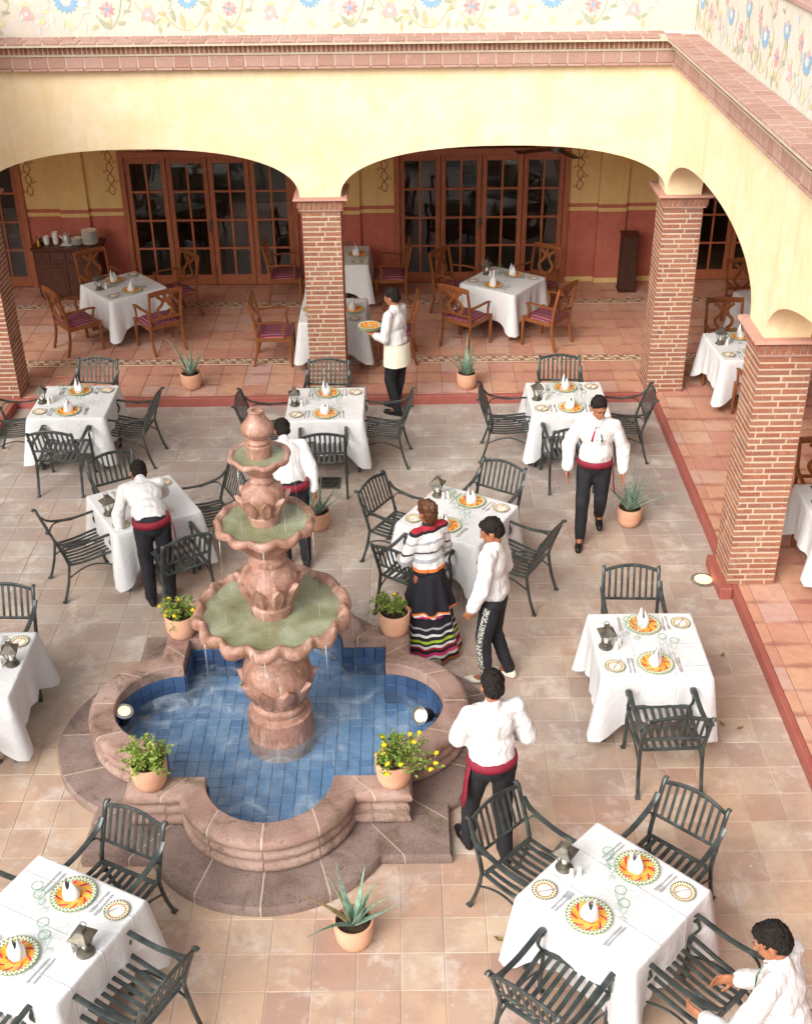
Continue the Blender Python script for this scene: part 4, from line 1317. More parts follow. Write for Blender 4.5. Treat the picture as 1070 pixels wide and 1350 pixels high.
lat([(0.09, 2.72), (0.094, 2.80), (0.098, 2.835), (0.098, 2.87), (0.088, 2.882), (0.092, 2.90), (0.082, 2.915), (0.07, 2.925), (0.088, 2.945), (0.116, 2.975), (0.122, 3.00), (0.112, 3.03), (0.082, 3.065), (0.062, 3.10), (0.056, 3.13), (0.062, 3.14), (0.058, 3.148), (0.03, 3.148), (0.028, 3.13)], 'finial', 32)
# thin falling streams from the bowls
for (r0, z0, zl, n, ph) in ((0.24, 2.76, 2.22, 5, -1.0), (0.40, 2.19, 1.4, 6, -.4), (0.64, 1.36, ZW, 7, .2)):
    for k in range(n):
        a = ph + 2 * PI * k / n + random.uniform(-.2, .2)
        P = [((r0 + .02 * t) * math.cos(a), (r0 + .02 * t) * math.sin(a), z0 + (zl - z0) * t) for t in (0, .3, .6, 1)]
        MB().tube(P, [.003, .0022, .002, .0016], 6).build('water_stream', M_STREAM, fount, True)

# ------------------------------------------------------------------ pool lamps and floor lamp
def lamp(loc, rot, label, name='pool_lamp'):
    o = thing(name, label, 'lamp', loc, 0)
    o.rotation_euler = rot
    MB().lathe([(.055, -.12), (.065, -.06), (.072, -.02), (.075, 0.0)], 24).build('lamp_body', M_BLACK, o, 40)
    bz = MB().lathe([(.078, 0.0), (.078, .012), (.052, .018), (.050, .006)], 28, 0, None, None, False, False).build('bezel', M_CHROME, o, 40)
    MB().lathe([(.001, .012), (.052, .0095)], 24, 0, None, None, False, False).build('lens', M_LAMP, bz, True)
    return o
l1 = lamp((-2.40, 7.83, 0.335), (rad(12), rad(14), 0), 'round lit lamp facing upward on black mount in the blue pool')
MB().sweep([(0, 0, -.1), (0, 0, -.18), (-.0, 0.0, -.30)], .03, .03, (1, 0, 0)).build('bracket', M_BLACK, l1)
l2 = lamp((0.10, 7.76, 0.32), (rad(38), rad(-52), 0), 'lit spot lamp tilted sideways on black bracket in the pool')
MB().sweep([(0, 0, -.1), (.05, -.04, -.16), (.12, -.1, -.2)], .03, .03, (0, 1, 0)).build('bracket', M_BLACK, l2)
ld = bpy.data.lights.new('pool_lamp_light', 'POINT'); 
fl = thing('floor_lamp', 'round lit lamp set flush in the paving by the brick column', 'lamp', (3.04, 10.20, 0.002))
MB().lathe([(.125, 0.0), (.125, .012), (.09, .02), (.088, .012)], 32, 0, None, None, True, False).build('bezel', M_CHROME, fl, 40)
MB().lathe([(.001, .016), (.09, .014)], 28, 0, None, None, False, False).build('lens', M_LAMP, fl, True)
bpy.data.lights.remove(ld)
dr = thing('drain_grate', 'square dark metal grate set in the paving behind the fountain', 'grate', (-0.92, 12.33, 0.001))
MB().cbox(-.15, .15, -.14, .14, 0, .008, .003).build('grate_plate', M_TIN, dr)
for i in range(7):
    MB().cbox(-.12, .12, -.008, .008, .008, .014, .002).build('grate_bar', M_BLACK, dr, False, (0, -.105 + i * .035, 0))

# ------------------------------------------------------------------ iron armchair (front faces +Y, origin on the floor under the seat centre)
IRONPARTS = []
def iron_parts():
    P = []
    def add(name, m, sm=45): P.append((name, m.mesh(name, M_IRON, sm)))
    zS, hw, yf, yb = 0.425, 0.255, 0.235, -0.225
    def seat_z(t): return zS + .018 * math.cos(PI * 1.0 * t) - .012 * math.sin(PI * t)
    m = MB()      # seat frame
    for s in (-1, 1):
        m.sweep([(s * (hw - .018 * (1 - abs(t))), yb + (yf - yb) * t, seat_z(1 - t) - .002) for t in [i / 8 for i in range(9)]], .034, .018, (1, 0, 0))
    m.sweep([(-hw + .012, yf, seat_z(0)), (-.1, yf + .02, seat_z(0) + .001), (.1, yf + .02, seat_z(0) + .001), (hw - .012, yf, seat_z(0))], .045, .018, (0, 1, 0))
    m.sweep([(-hw + .03, yb, seat_z(1)), (hw - .03, yb, seat_z(1))], .034, .018, (0, 1, 0))
    add('seat_frame', m)
    for i in range(7):
        x = -.183 + i * .061
        m = MB().sweep([(x, yb + .012 + (yf - yb - .018) * t, seat_z(1 - t) - .001) for t in [k / 8 for k in range(9)]], .034, .010, (1, 0, 0), 6)
        add('seat_slat', m)
    def by(z): return yb - .015 - .145 * max(0, (z - .43)) / .45 - .02 * max(0, (z - .6)) ** 1.2
    m = MB()      # back frame: posts, arched top rail, lower rail
    for s in (-1, 1):
        zz = [.40, .5, .6, .7, .78, .835]
        m.sweep([(s * (hw - .004), by(z), z) for z in zz] + [(s * (hw - .004), by(.835) - .022, .845), (s * (hw - .004), by(.835) - .034, .832)], .032, .026, (1, 0, 0))
    m.sweep([(-hw + .006 + 2 * (hw - .006) * t, by(.83 + .045 * math.sin(PI * t)) , .815 + .05 * math.sin(PI * t)) for t in [i / 12 for i in range(13)]], .034, .020, (0, 0, 1))
    m.sweep([(-hw + .006, by(.565), .565), (hw - .006, by(.565), .565)], .026, .018, (0, 0, 1))
    add('back_frame', m)
    for i in range(8):
        x = -.196 + i * .056
        t = (x + hw) / (2 * hw); zt = .812 + .05 * math.sin(PI * t)
        m = MB().sweep([(x, by(z), z) for z in (.568, .65, .73, zt)], .024, .010, (1, 0, 0), 6)
        add('back_slat', m)
    for s in (-1, 1):
        x = s * (hw + .012)
        # arm sweeping down and forward, ending in a curl
        arm = crom([(x, by(.72) + .005, .73), (x, by(.7) + .07, .665), (x, -.06, .628), (x, .10, .634), (x, .20, .645), (x, .245, .632), (x, .252, .603), (x, .232, .586), (x, .212, .597), (x, .215, .612)], 4)
        n_ = len(arm)
        m = MB().sweep(arm, [.042 if i < n_ * .62 else .042 - .016 * (i - n_ * .62) / (n_ * .38) for i in range(n_)], [.014] * n_, (1, 0, 0), 8)
        m.sweep(crom([(x, .212, .59), (x, .190, .55), (x, .205, .50), (x - s * .01, .228, .455), (x - s * .014, .232, .43)], 4), .026, .018, (1, 0, 0), 8)
        # loop brace from the back post under the arm
        m.sweep(crom([(x - s * .008, by(.55), .52), (x - s * .006, by(.6) + .05, .60), (x, by(.6) + .12, .628), (x, -.02, .612)], 4), .020, .012, (1, 0, 0), 6)
        add('armrest', m)
        m = MB().sweep(crom([(x - s * .016, .225, .425), (x - s * .014, .245, .33), (x - s * .012, .228, .2), (x - s * .010, .232, .08), (x - s * .008, .25, .012)], 4), [.030] * 12 + [.028] * 5, [.028] * 12 + [.026] * 5, (1, 0, 0), 8)
        m.cbox(x - s * .008 - .019, x - s * .008 + .019, .232, .275, 0.0, .016, .004)
        add('leg', m)
        m = MB().sweep(crom([(x - s * .016, yb - .015, .44), (x - s * .014, yb - .03, .33), (x - s * .012, yb - .062, .18), (x - s * .010, yb - .108, .04), (x - s * .008, yb - .12, .012)], 4), .030, .026, (1, 0, 0), 8)
        m.cbox(x - s * .008 - .019, x - s * .008 + .019, yb - .145, yb - .10, 0.0, .016, .004)
        add('leg', m)
        m = MB().sweep([(x - s * .013, yb - .05 + (.29 + abs(yb)) * t * .98, .235 + .115 * math.sin(PI * (.06 + .88 * t))) for t in [i / 10 for i in range(11)]], .016, .014, (1, 0, 0), 6)
        add('side_brace', m)
    return P
IRON = iron_parts()
def iron_chair(x, y, rz, label):
    c = thing('iron_armchair', label, 'chair', (x, y, 0), rz, 'black iron garden armchairs')
    for nm, me in IRON:
        inst(nm, me, c)
    return c
# ------------------------------------------------------------------ wooden armchair (front faces +Y)
def wood_parts():
    P = []
    def add(name, m, mat, sm=45): P.append((name, m.mesh(name, mat, sm)))
    hw, yf, yb, zS = .27, .24, -.22, .43
    for s in (-1, 1):
        add('leg', MB().sweep([(s * hw, yf, .45), (s * hw, yf + .004, .2), (s * (hw - .004), yf + .006, 0.0)], [.046, .042, .034], [.046, .042, .034], (1, 0, 0), 8), M_CHAIRW)
        add('leg', MB().sweep(crom([(s * (hw - .03), yb - .07, 0.0), (s * (hw - .03), yb - .015, .2), (s * (hw - .03), yb, .42), (s * (hw - .03), yb - .03, .65), (s * (hw - .028), yb - .095, .95)], 4), .036, .042, (1, 0, 0), 8), M_CHAIRW)
        m = MB().sweep(crom([(s * (hw - .02), yb - .02, .655), (s * (hw + .012), yb + .15, .665), (s * (hw + .02), .10, .672), (s * (hw + .014), .19, .655)], 4), .046, .026, (1, 0, 0), 8)
        add('armrest', m, M_CHAIRW)
        add('arm_post', MB().sweep(crom([(s * (hw + .012), .175, .652), (s * (hw + .012), .15, .55), (s * (hw + .006), .165, .44)], 4), .034, .030, (1, 0, 0), 8), M_CHAIRW)
    m = MB()
    m.cbox(-hw + .022, hw - .022, yf - .015, yf + .012, .375, .435, .004); m.cbox(-hw + .05, hw - .05, yb - .012, yb + .012, .375, .435, .004)
    for s in (-1, 1):
        m.cbox(s * (hw - .012) - .012, s * (hw - .012) + .012, yb + .012, yf - .016, .376, .434, .004)
    add('seat_rail', m, M_CHAIRW)
    m = MB(); g = 8
    vs = []; fs = []
    for i in range(g + 1):
        for k in range(g + 1):
            u, v = i / g * 2 - 1, k / g * 2 - 1
            e = (1 - abs(u) ** 4) * (1 - abs(v) ** 4)
            vs.append((u * (hw - .012) * (1 - .08 * (v < 0) * abs(v)), (yf + yb) / 2 + v * (yf - yb - .0) / 2 * .99, .437 + .045 * e ** .5))
    for i in range(g):
        for k in range(g):
            a = i * (g + 1) + k
            fs.append((a, a + g + 1, a + g + 2, a + 1))
    n0 = len(vs)
    ed = [i * (g + 1) for i in range(g + 1)] + [g * (g + 1) + k for k in range(1, g + 1)] + [i * (g + 1) + g for i in range(g - 1, -1, -1)] + [k for k in range(g - 1, 0, -1)]
    vs += [(vs[i][0], vs[i][1], .425) for i in ed]
    fs += [(ed[i], n0 + i, n0 + (i + 1) % len(ed), ed[(i + 1) % len(ed)]) for i in range(len(ed))]
    fs.append(tuple(n0 + i for i in range(len(ed))))
    m.add(vs, fs); add('seat_cushion', m, M_STRIPE)
    def yb_(z): return yb - .03 - .065 * (z - .65) / .3 if z > .65 else yb - .03 * (z - .42) / .23
    m = MB().sweep([(-hw + .02 + (2 * hw - .04) * t, yb_(.93), .925 + .012 * math.sin(PI * t)) for t in [i / 8 for i in range(9)]], .075, .024, (0, 0, 1), 8)
    add('top_rail', m, M_CHAIRW)
    m = MB().sweep([(-hw + .03, yb_(.53), .53), (hw - .03, yb_(.53), .53)], .04, .022, (0, 0, 1), 8)
    add('lower_rail', m, M_CHAIRW)
    m = MB()     # lyre splat: two mirrored S curves
    for s in (-1, 1):
        pts = [(s * .035, .54), (s * .10, .60), (s * .115, .67), (s * .055, .74), (s * .040, .80), (s * .085, .855), (s * .13, .885)]
        pth = crom([(x, yb_(z), z) for x, z in pts], 5)
        m.sweep(pth, [.05] * len(pth), .016, (1, 0, 0) if False else None, 8) if False else m.sweep(pth, .016, .048, (0, 1, 0), 8)
    m.cbox(-.03, .03, yb_(.80) - .008, yb_(.80) + .008, .775, .90, .004)
    add('back_splat', m, M_CHAIRW)
    return P
WOOD = wood_parts()
def wood_chair(x, y, rz, label):
    c = thing('wooden_armchair', label, 'chair', (x, y, AZ), rz, 'wooden armchairs with striped seats')
    for nm, me in WOOD:
        inst(nm, me, c)
    return c
# ------------------------------------------------------------------ tables and cloths
TZ = 0.722
def cloth_mesh(seed, S=0.90, ov=0.44):
    rnd = random.Random(seed)
    h = S / 2; rc = 0.03; N = 24
    per = []     # (x,y,nx,ny,tcorner)  tcorner: distance along edge to nearest corner
    for side in range(4):
        for i in range(N):
            t = i / N
            if t < .03 or True:
                x, y = -h + S * t, -h
            c, s_ = round(math.cos(side * PI / 2)), round(math.sin(side * PI / 2))
            dcor = min(t, 1 - t) * S
            w0 = math.exp(-(dcor / .055) ** 2)
            nx, ny = 0, -1
            if t < .5:
                dx, dy = -1, -1
            else:
                dx, dy = 1, -1
            k = .5 * w0
            nx, ny = dx * k, -1
            L = math.hypot(nx, ny); nx /= L; ny /= L
            if i == 0: nx, ny = -.7071, -.7071
            per.append((x * c - y * s_, x * s_ + y * c, nx * c - ny * s_, nx * s_ + ny * c, dcor))
    ph = [rnd.uniform(0, 6.28) for _ in range(8)]
    M_ = len(per)
    ringz = [0.0, .012, .05, .12, .2, .3, .4, .5, .6, .7, .8, .9, 1.0]
    vs = []; fs = []
    # top: grid of concentric squares
    tops = [0.0001, .4, .8, .975]
    for q in tops:
        for (x, y, nx, ny, d) in per:
            vs.append((x * q, y * q, TZ + .0005 * math.sin(9 * x + ph[0]) * (q < .9)))
    for ri, rz_ in enumerate(ringz):
        for i, (x, y, nx, ny, d) in enumerate(per):
            cor = math.exp(-(d / .10) ** 2)
            val = math.exp(-((d - .19) / .075) ** 2)
            u = i / M_ * 2 * PI
            drop = ov * (1.0 + .36 * math.exp(-(d / .16) ** 2) + .02 * math.sin(3 * u + ph[1]) + .012 * math.sin(11 * u + ph[2]))
            fold = .014 * math.sin(9 * u + ph[3]) + .010 * math.sin(17 * u + ph[4]) + .006 * math.sin(29 * u + ph[5])
            out = .012 + rz_ * (.018 + .095 * cor - .024 * val) + rz_ ** 1.2 * fold
            tang = .02 * rz_ * math.sin(5 * u + ph[6]) * cor
            if rz_ <= .012: out = .004 + .4 * rz_
            vs.append((x + nx * out - ny * tang, y + ny * out + nx * tang, TZ - drop * rz_ - (.002 if ri == 1 else 0)))
    R_ = len(tops) + len(ringz)
    for r_ in range(R_ - 1):
        for i in range(M_):
            k = (i + 1) % M_
            fs.append((r_ * M_ + i, (r_ + 1) * M_ + i, (r_ + 1) * M_ + k, r_ * M_ + k))
    m = MB().add(vs, fs)
    return m.mesh('tablecloth', M_LINEN, True)
CLOTHS = [cloth_mesh(s) for s in range(5)]
def table_parts(wood):
    P = []
    mat = M_CHAIRW if wood else M_IRON
    P.append(('table_top', MB().cbox(-.447, .447, -.447, .447, TZ - .035, TZ - .004, .004).mesh('table_top', mat)))
    for sx in (-1, 1):
        for sy in (-1, 1):
            P.append(('leg', MB().sweep([(sx * .39, sy * .39, TZ - .036), (sx * .39, sy * .39, .3), (sx * .39, sy * .39, 0)], [.055, .048, .036], [.055, .048, .036], (1, 0, 0), 8).mesh('leg', mat, 45)))
    return P
TPI, TPW = table_parts(False), table_parts(True)
def lathe_me(prof, n, name, mat, sm=40, c0=True, c1=True):
    return MB().lathe(prof, n, 0, None, None, c0, c1).mesh(name, mat, sm)
charger_me = lathe_me([(.001, .006), (.085, .006), (.10, .010), (.148, .020), (.152, .018), (.150, .014), (.10, .004), (.08, .0), (.001, 0)], 40, 'charger_plate', M_PLATE, 50, False, False)
bread_me = lathe_me([(.001, .005), (.048, .005), (.058, .008), (.082, .014), (.085, .012), (.06, .003), (.045, 0), (.001, 0)], 32, 'bread_plate', M_BREAD, 50, False, False)
def napkin_mesh(seed):
    """mitre fold: a rolled base with one tall and one lower peak"""
    rnd = random.Random(seed); m = MB(); n = 28; R_ = 9
    hA, hB = rnd.uniform(.155, .185), rnd.uniform(.105, .135); tw = rnd.uniform(.2, .5)
    vs = []; fs = []
    for shell in (0, 1):
        o = len(vs)
        for r_ in range(R_ + 1):
            t = r_ / R_
            for k in range(n):
                a = 2 * PI * k / n
                ca = math.cos(a)
                pk = max(0, ca) ** 1.8 * (hA - .055) + max(0, -ca) ** 2.2 * (hB - .055)
                z = t * (.085 + pk * .8)
                r = (.052 + .010 * math.sin(PI * min(1, t * 1.2))) * (1 - .62 * t ** 1.6 * (.35 + .65 * abs(ca) ** .6)) + .004 * math.cos(3 * a + seed) - (.0025 if shell else 0)
                a2 = a + tw * t
                sq = 1 - .22 * abs(math.sin(a)) * t
                vs.append((r * math.cos(a2) + .012 * t * t, r * sq * math.sin(a2), z))
        for r_ in range(R_):
            for k in range(n):
                k2 = (k + 1) % n
                q = (o + r_ * n + k, o + r_ * n + k2, o + (r_ + 1) * n + k2, o + (r_ + 1) * n + k)
                fs.append(q if not shell else q[::-1])
    N1 = (R_ + 1) * n
    fs += [(R_ * n + k, R_ * n + (k + 1) % n, N1 + R_ * n + (k + 1) % n, N1 + R_ * n + k) for k in range(n)]
    fs.append(tuple(range(n))[::-1])
    # overlapping fold edge
    m.add(vs, fs)
    m.add([(.058, -.018, .0), (.064, .012, .0), (.060, .016, .05), (.044, .020, .12), (.052, -.02, .06)], [(0, 1, 2, 4), (4, 2, 3)])
    return m.mesh('folded_napkin', M_NAP, 50)
NAPS = [napkin_mesh(s) for s in range(4)]
def cutlery():
    out = {}
    h = [(0, -.10, .004), (0, -.05, .006), (0, 0, .005)]
    m = MB().sweep(h, [.014, .010, .007], [.003, .004, .003], (1, 0, 0), 6)
    m.sweep([(0, -.002, .005), (.001, .04, .004), (.002, .085, .003), (.004, .105, .003)], [.010, .018, .016, .004], [.003, .0022, .002, .002], (1, 0, 0), 6)
    out['knife'] = m.mesh('knife', M_STEEL, 50)
    m = MB().sweep([(0, -.10, .004), (0, -.05, .007), (0, .02, .005)], [.014, .009, .006], [.003, .004, .003], (1, 0, 0), 6)
    m.sweep([(0, .018, .005), (0, .035, .004), (0, .05, .004)], [.006, .020, .024], [.003, .002, .002], (1, 0, 0), 6)
    for i in range(4):
        m.sweep([(-.0095 + i * .0063, .048, .004), (-.0095 + i * .0063, .075, .005), (-.0088 + i * .0059, .095, .008)], .0036, .002, (1, 0, 0), 6)
    out['fork'] = m.mesh('fork', M_STEEL, 50)
    m = MB().sweep([(0, -.075, .004), (0, -.03, .005), (0, 0, .004)], [.011, .008, .006], [.003, .004, .003], (1, 0, 0), 6)
    m.sweep([(0, -.002, .004), (.001, .03, .003), (.002, .062, .003), (.003, .075, .003)], [.007, .013, .012, .004], [.003, .002, .002, .002], (1, 0, 0), 6)
    out['butter_knife'] = m.mesh('butter_knife', M_STEEL, 50)
    return out
CUT = cutlery()
goblet_body = lathe_me([(.034, .001), (.012, .006), (.005, .016), (.0045, .055), (.007, .066), (.024, .078), (.032, .10), (.035, .13), (.037, .155)], 24, 'goblet', M_GLASS, True, False, False)
goblet_rim = MB().tube([(.0366 * math.cos(2 * PI * i / 24), .0366 * math.sin(2 * PI * i / 24), .156) for i in range(24)], .0021, 6, 0, None, True).mesh('rim', M_RIMG, True)
shaker_me = lathe_me([(.017, 0), (.019, .012), (.018, .03), (.012, .045), (.013, .055), (.016, .062), (.015, .072), (.006, .080)], 18, 'shaker', M_CER, 50)
def lantern_parts():
    P = []
    P.append(('base', lathe_me([(.058, 0), (.060, .008), (.050, .016), (.030, .022), (.024, .034), (.040, .042), (.042, .048)], 24, 'base', M_TIN, 40)))
    m = MB()
    for i in range(4):
        a = PI / 4 + i * PI / 2
        b0 = Vector((.036 * math.cos(a), .036 * math.sin(a), .046)); b1 = Vector((.072 * math.cos(a), .072 * math.sin(a), .150))
        m.sweep([b0, b1], .007, .007, None, 6)
    P.append(('frame', m.mesh('frame', M_TIN)))
    m = MB(); q0, q1 = .034, .068
    for i in range(4):
        a0, a1 = PI / 4 + i * PI / 2, PI / 4 + (i + 1) * PI / 2
        m.add([(q0 * math.cos(a0), q0 * math.sin(a0), .05), (q0 * math.cos(a1), q0 * math.sin(a1), .05), (q1 * math.cos(a1), q1 * math.sin(a1), .149), (q1 * math.cos(a0), q1 * math.sin(a0), .149)], [(0, 1, 2, 3)])
    P.append(('glass_panes', m.mesh('glass_panes', M_GLASS)))
    m = MB()
    def sq(r, z): return [(r * math.cos(PI / 4 + i * PI / 2), r * math.sin(PI / 4 + i * PI / 2), z) for i in range(4)]
    vs = sq(.075, .148) + sq(.098, .150) + sq(.098, .156) + sq(.034, .196) + sq(.028, .214) + sq(.034, .216) + sq(.034, .222)
    fs = [(3, 2, 1, 0)] + [(k * 4 + i, k * 4 + (i + 1) % 4, k * 4 + 4 + (i + 1) % 4, k * 4 + 4 + i) for k in range(6) for i in range(4)] + [(24, 25, 26, 27)]
    m.add(vs, fs)
    m.tube([(.022 * math.cos(2 * PI * i / 16), .03 + .006 * math.sin(2 * PI * i / 16), .226 + .012 * math.sin(2 * PI * i / 16)) for i in range(16)], .003, 6, 0, None, True)
    P.append(('roof', m.mesh('roof', M_TIN)))
    P.append(('candle', lathe_me([(.018, .049), (.018, .10), (.004, .104)], 14, 'candle', M_CANDLE, 40)))
    return P
LANT = lantern_parts()
def lantern(x, y, z, rz, label):
    o = thing('candle_lantern', label, 'lantern', (x, y, z), rz, 'tin candle lanterns on the tables')
    for nm, me in LANT:
        inst(nm, me, o)
def loc2w(cx, cy, rz, x, y):
    return cx + x * math.cos(rz) - y * math.sin(rz), cy + x * math.sin(rz) + y * math.cos(rz)
def dining(cx, cy, deg, desc, z0=0.0, wood=False, lant=(-.37, -.03), settings=((1, 0.0), (-1, 0.0)), ci=0, shak=True):
    rz = rad(deg)
    t = thing('dining_table', 'square %s table under white cloth, %s' % ('wooden' if wood else 'iron', desc), 'table', (cx, cy, z0), rz, 'square dining tables')
    for nm, me in (TPW if wood else TPI):
        inst(nm, me, t)
    cl = inst('tablecloth', CLOTHS[ci % 5], None, (cx, cy, z0), (0, 0, rz + (ci % 4) * PI / 2))
    tag(cl, 'white linen cloth over the %s' % desc, 'tablecloth', 'white tablecloths')
    zt = z0 + TZ + .0022
    def put(name, me, x, y, r, label, cat, group, dz=0.0):
        wx, wy = loc2w(cx, cy, rz, x, y)
        return tag(inst(name, me, None, (wx, wy, zt + dz), (0, 0, rz + r)), label, cat, group)
    for (sgn, sh) in settings:
        side = 'arches side' if sgn > 0 else 'side away from arches'
        r0 = PI if sgn > 0 else 0.0
        def S(x, y): return (x * -sgn + 0 + sh, y * -sgn) if sgn > 0 else (x + sh, y)
        def pl(name, me, x, y, r, label, cat, group, dz=0.0):
            x, y = x + random.uniform(-.012, .012), y + random.uniform(-.012, .012); r += random.uniform(-.07, .07)
            X, Y = (-x + sh, -y) if sgn > 0 else (x + sh, y)
            return put(name, me, X, Y, r0 + r, label, cat, group, dz)
        pl('charger_plate', charger_me, 0, -.275, random.uniform(-.5, .5), 'orange painted charger plate, %s, %s' % (side, desc), 'plate', 'painted charger plates')
        pl('folded_napkin', NAPS[random.randrange(4)], 0, -.27, random.uniform(-1, 1), 'white napkin folded upright on plate, %s, %s' % (side, desc), 'napkin', 'folded white napkins', .0062)
        pl('bread_plate', bread_me, -.335, -.30, 0, 'small patterned bread plate, %s, %s' % (side, desc), 'plate', 'bread plates')
        pl('butter_knife', CUT['butter_knife'], -.325, -.29, -.6, 'butter knife lying on bread plate, %s, %s' % (side, desc), 'knife', 'butter knives', .0105)
        for k in (0, 1):
            pl('fork', CUT['fork'], -.185 - .035 * k, -.29, 0, '%s fork left of plate, %s, %s' % (('inner', 'outer')[k], side, desc), 'fork', 'forks')
            pl('knife', CUT['knife'], .185 + .035 * k, -.29, 0, '%s knife right of plate, %s, %s' % (('inner', 'outer')[k], side, desc), 'knife', 'knives')
        for k, (gx, gy) in enumerate(((.085, -.085), (.165, -.145))):
            g = pl('goblet', goblet_body, gx, gy, 0, 'green-rimmed goblet %s knives, %s, %s' % (('farther from', 'nearer the')[k], side, desc), 'glass', 'green-rimmed goblets')
            inst('rim', goblet_rim, g)
    if lant:
        lx, ly = lant
        wx, wy = loc2w(cx, cy, rz, lx, ly)
        lantern(wx, wy, zt, rz + rad(8), 'grey tin candle lantern on the %s' % desc)
        if shak:
            sgx = 1 if lx < 0 else -1
            for k, (dx, dy) in enumerate(((.085, -.035), (.115, .015))):
                put('shaker', shaker_me, lx + sgx * dx, ly + dy, 0, 'white ceramic shaker %s the lantern, %s' % (('closer to', 'farther from')[k], desc), 'shaker', 'white shakers')
    return t
D = dict(
    T1=(-4.00, 13.13, 0, 'table next to the sideboard-arch column'),
    T2=(-0.95, 12.99, 0, 'table before the middle column'),
    T3=(1.95, 13.08, 0, 'table before the corner column'),
    T4=(-2.71, 10.66, 30, 'table the leaning waiter is clearing'),
    T5=(0.52, 10.38, -31, 'table behind the striped-skirt woman'),
    T6=(2.05, 8.18, 0, 'two-chair table near the floor lamp'),
    T7=(1.34, 5.49, -43.7, 'diagonal table between two white-shirted waiters'),
    T8=(-2.35, 5.27, -26.9, 'tilted table near the flowerless shrub'),
    T9=(-3.69, 8.00, 0, 'table facing the upward pool lamp'))
LN = dict(T5=(-.36, .22), T7=(-.37, -.05), T8=(.37, -.05), T9=(.37, 0.0))
for i, (k, (x, y, a, ds)) in enumerate(D.items()):
    dining(x, y, a, ds, 0, False, LN.get(k, (-.37, -.03)), ci=i)
def lab(ds, side, lx):
    lant_side = -1 if lx < 0 else 1
    nm = {'b': 'arches side', 'f': 'side away from arches'}.get(side) or ('lantern side' if (side == 'l') == (lant_side < 0) else 'side opposite the lantern')
    return 'black slatted iron armchair, %s of the %s' % (nm, ds)
# each: table, side, local offset of the seat centre from the table centre, extra rotation
CH = [('T1', 'b', .05, .70, -6), ('T1', 'r', .74, -.10, -6), ('T1', 'f', 0, -.80, -2), ('T1', 'l', -.76, -.06, 4),
      ('T2', 'b', -.04, .72, -4), ('T2', 'l', -.76, -.06, -1), ('T2', 'r', .74, -.05, -4), ('T2', 'f', 0, -.78, 3),
      ('T3', 'b', 0, .68, -2), ('T3', 'l', -.77, -.06, -5), ('T3', 'r', .72, -.08, -3), ('T3', 'f', -.06, -.80, 4),
      ('T4', 'b', -.02, .70, 0), ('T4', 'l', -.75, -.01, 0), ('T4', 'r', .75, -.05, -2), ('T4', 'f', .06, -.78, 2),
      ('T5', 'l', -.72, -.05, -1), ('T5', 'b', .01, .70, -1), ('T5', 'f', -.08, -.80, -4), ('T5', 'r', .76, -.02, 0),
      ('T6', 'b', 0, .72, -2), ('T6', 'f', .03, -.82, 2),
      ('T7', 'l', -.76, 0, -3), ('T7', 'b', -.02, .75, 2), ('T7', 'f', .08, -.80, 4), ('T7', 'r', .77, 0, -3),
      ('T8', 'b', -.02, .68, 0), ('T8', 'r', .73, -.03, -2), ('T8', 'f', 0, -.76, 0), ('T8', 'l', -.74, .0, 0),
      ('T9', 'b', .04, .70, -2), ('T9', 'f', 0, -.76, 3)]
BASE = dict(b=180, f=0, l=-90, r=90)
for k, sd, lx, ly, er in CH:
    x, y, a, ds = D[k]
    if sd in 'bf': ly -= math.copysign(.09, ly)
    else: lx -= math.copysign(.09, lx)
    wx, wy = loc2w(x, y, rad(a), lx, ly)
    iron_chair(wx, wy, rad(a + BASE[sd] + er), lab(ds, sd, LN.get(k, (-.37, 0))[0]))
# arcade tables
A = dict(A1=(-4.12, 16.82, 40, 'arcade table near the sideboard'),
         A2=(-1.00, 18.08, 0, 'wall-side arcade table behind middle column'),
         A3=(-0.98, 15.75, 0, 'arcade table just behind middle column'),
         A4=(1.46, 16.88, -36, 'arcade table before planter-side doors'),
         A5=(4.42, 14.35, 4, 'side-arcade table behind corner column'),
         A6=(5.25, 15.95, 10, 'dim side-arcade table beyond corner column'),
         A7=(4.45, 10.25, 0, 'side-arcade table behind lamp column'))
AS = dict(A1=((1, 0), (-1, 0)), A4=((1, 0), (-1, 0)), A5=((1, 0), (-1, 0)), A3=(), A2=(), A6=(), A7=((1, 0), (-1, 0)))
for i, (k, (x, y, a, ds)) in enumerate(A.items()):
    aa = a
    if k in ('A2', 'A3'):
        dining(x, y, a + 90, ds, AZ, True, None, ((1, 0), (-1, 0)), i + 1)
    else:
        dining(x, y, a, ds, AZ, True, None if k == 'A6' else ((-.34, .08)), AS[k], i + 1)
WCH = [('A1', 'arches', -4.62, 17.52, 215), ('A1', 'courtyard', -4.72, 16.22, -52), ('A1', 'courtyard far', -3.52, 16.22, 35), ('A1', 'doors', -3.48, 17.42, 132),
       ('A2', 'sideboard', -1.86, 18.08, -88), ('A2', 'planter', -.20, 18.02, 92),
       ('A3', 'sideboard', -1.82, 15.72, -90), ('A3', 'planter', -.12, 15.72, 90),
       ('A4', 'sideboard doors', .78, 17.45, 232), ('A4', 'courtyard', .88, 16.22, -38), ('A4', 'open', 2.06, 16.22, 52), ('A4', 'doors', 2.02, 17.52, 142),
       ('A5', 'doors', 4.36, 15.12, 180), ('A5', 'courtyard', 4.45, 13.58, 0), ('A6', 'doors', 5.05, 16.75, 188), ('A6', 'column', 4.92, 15.25, 5),
       ('A7', 'doors', 4.42, 10.98, 178)]
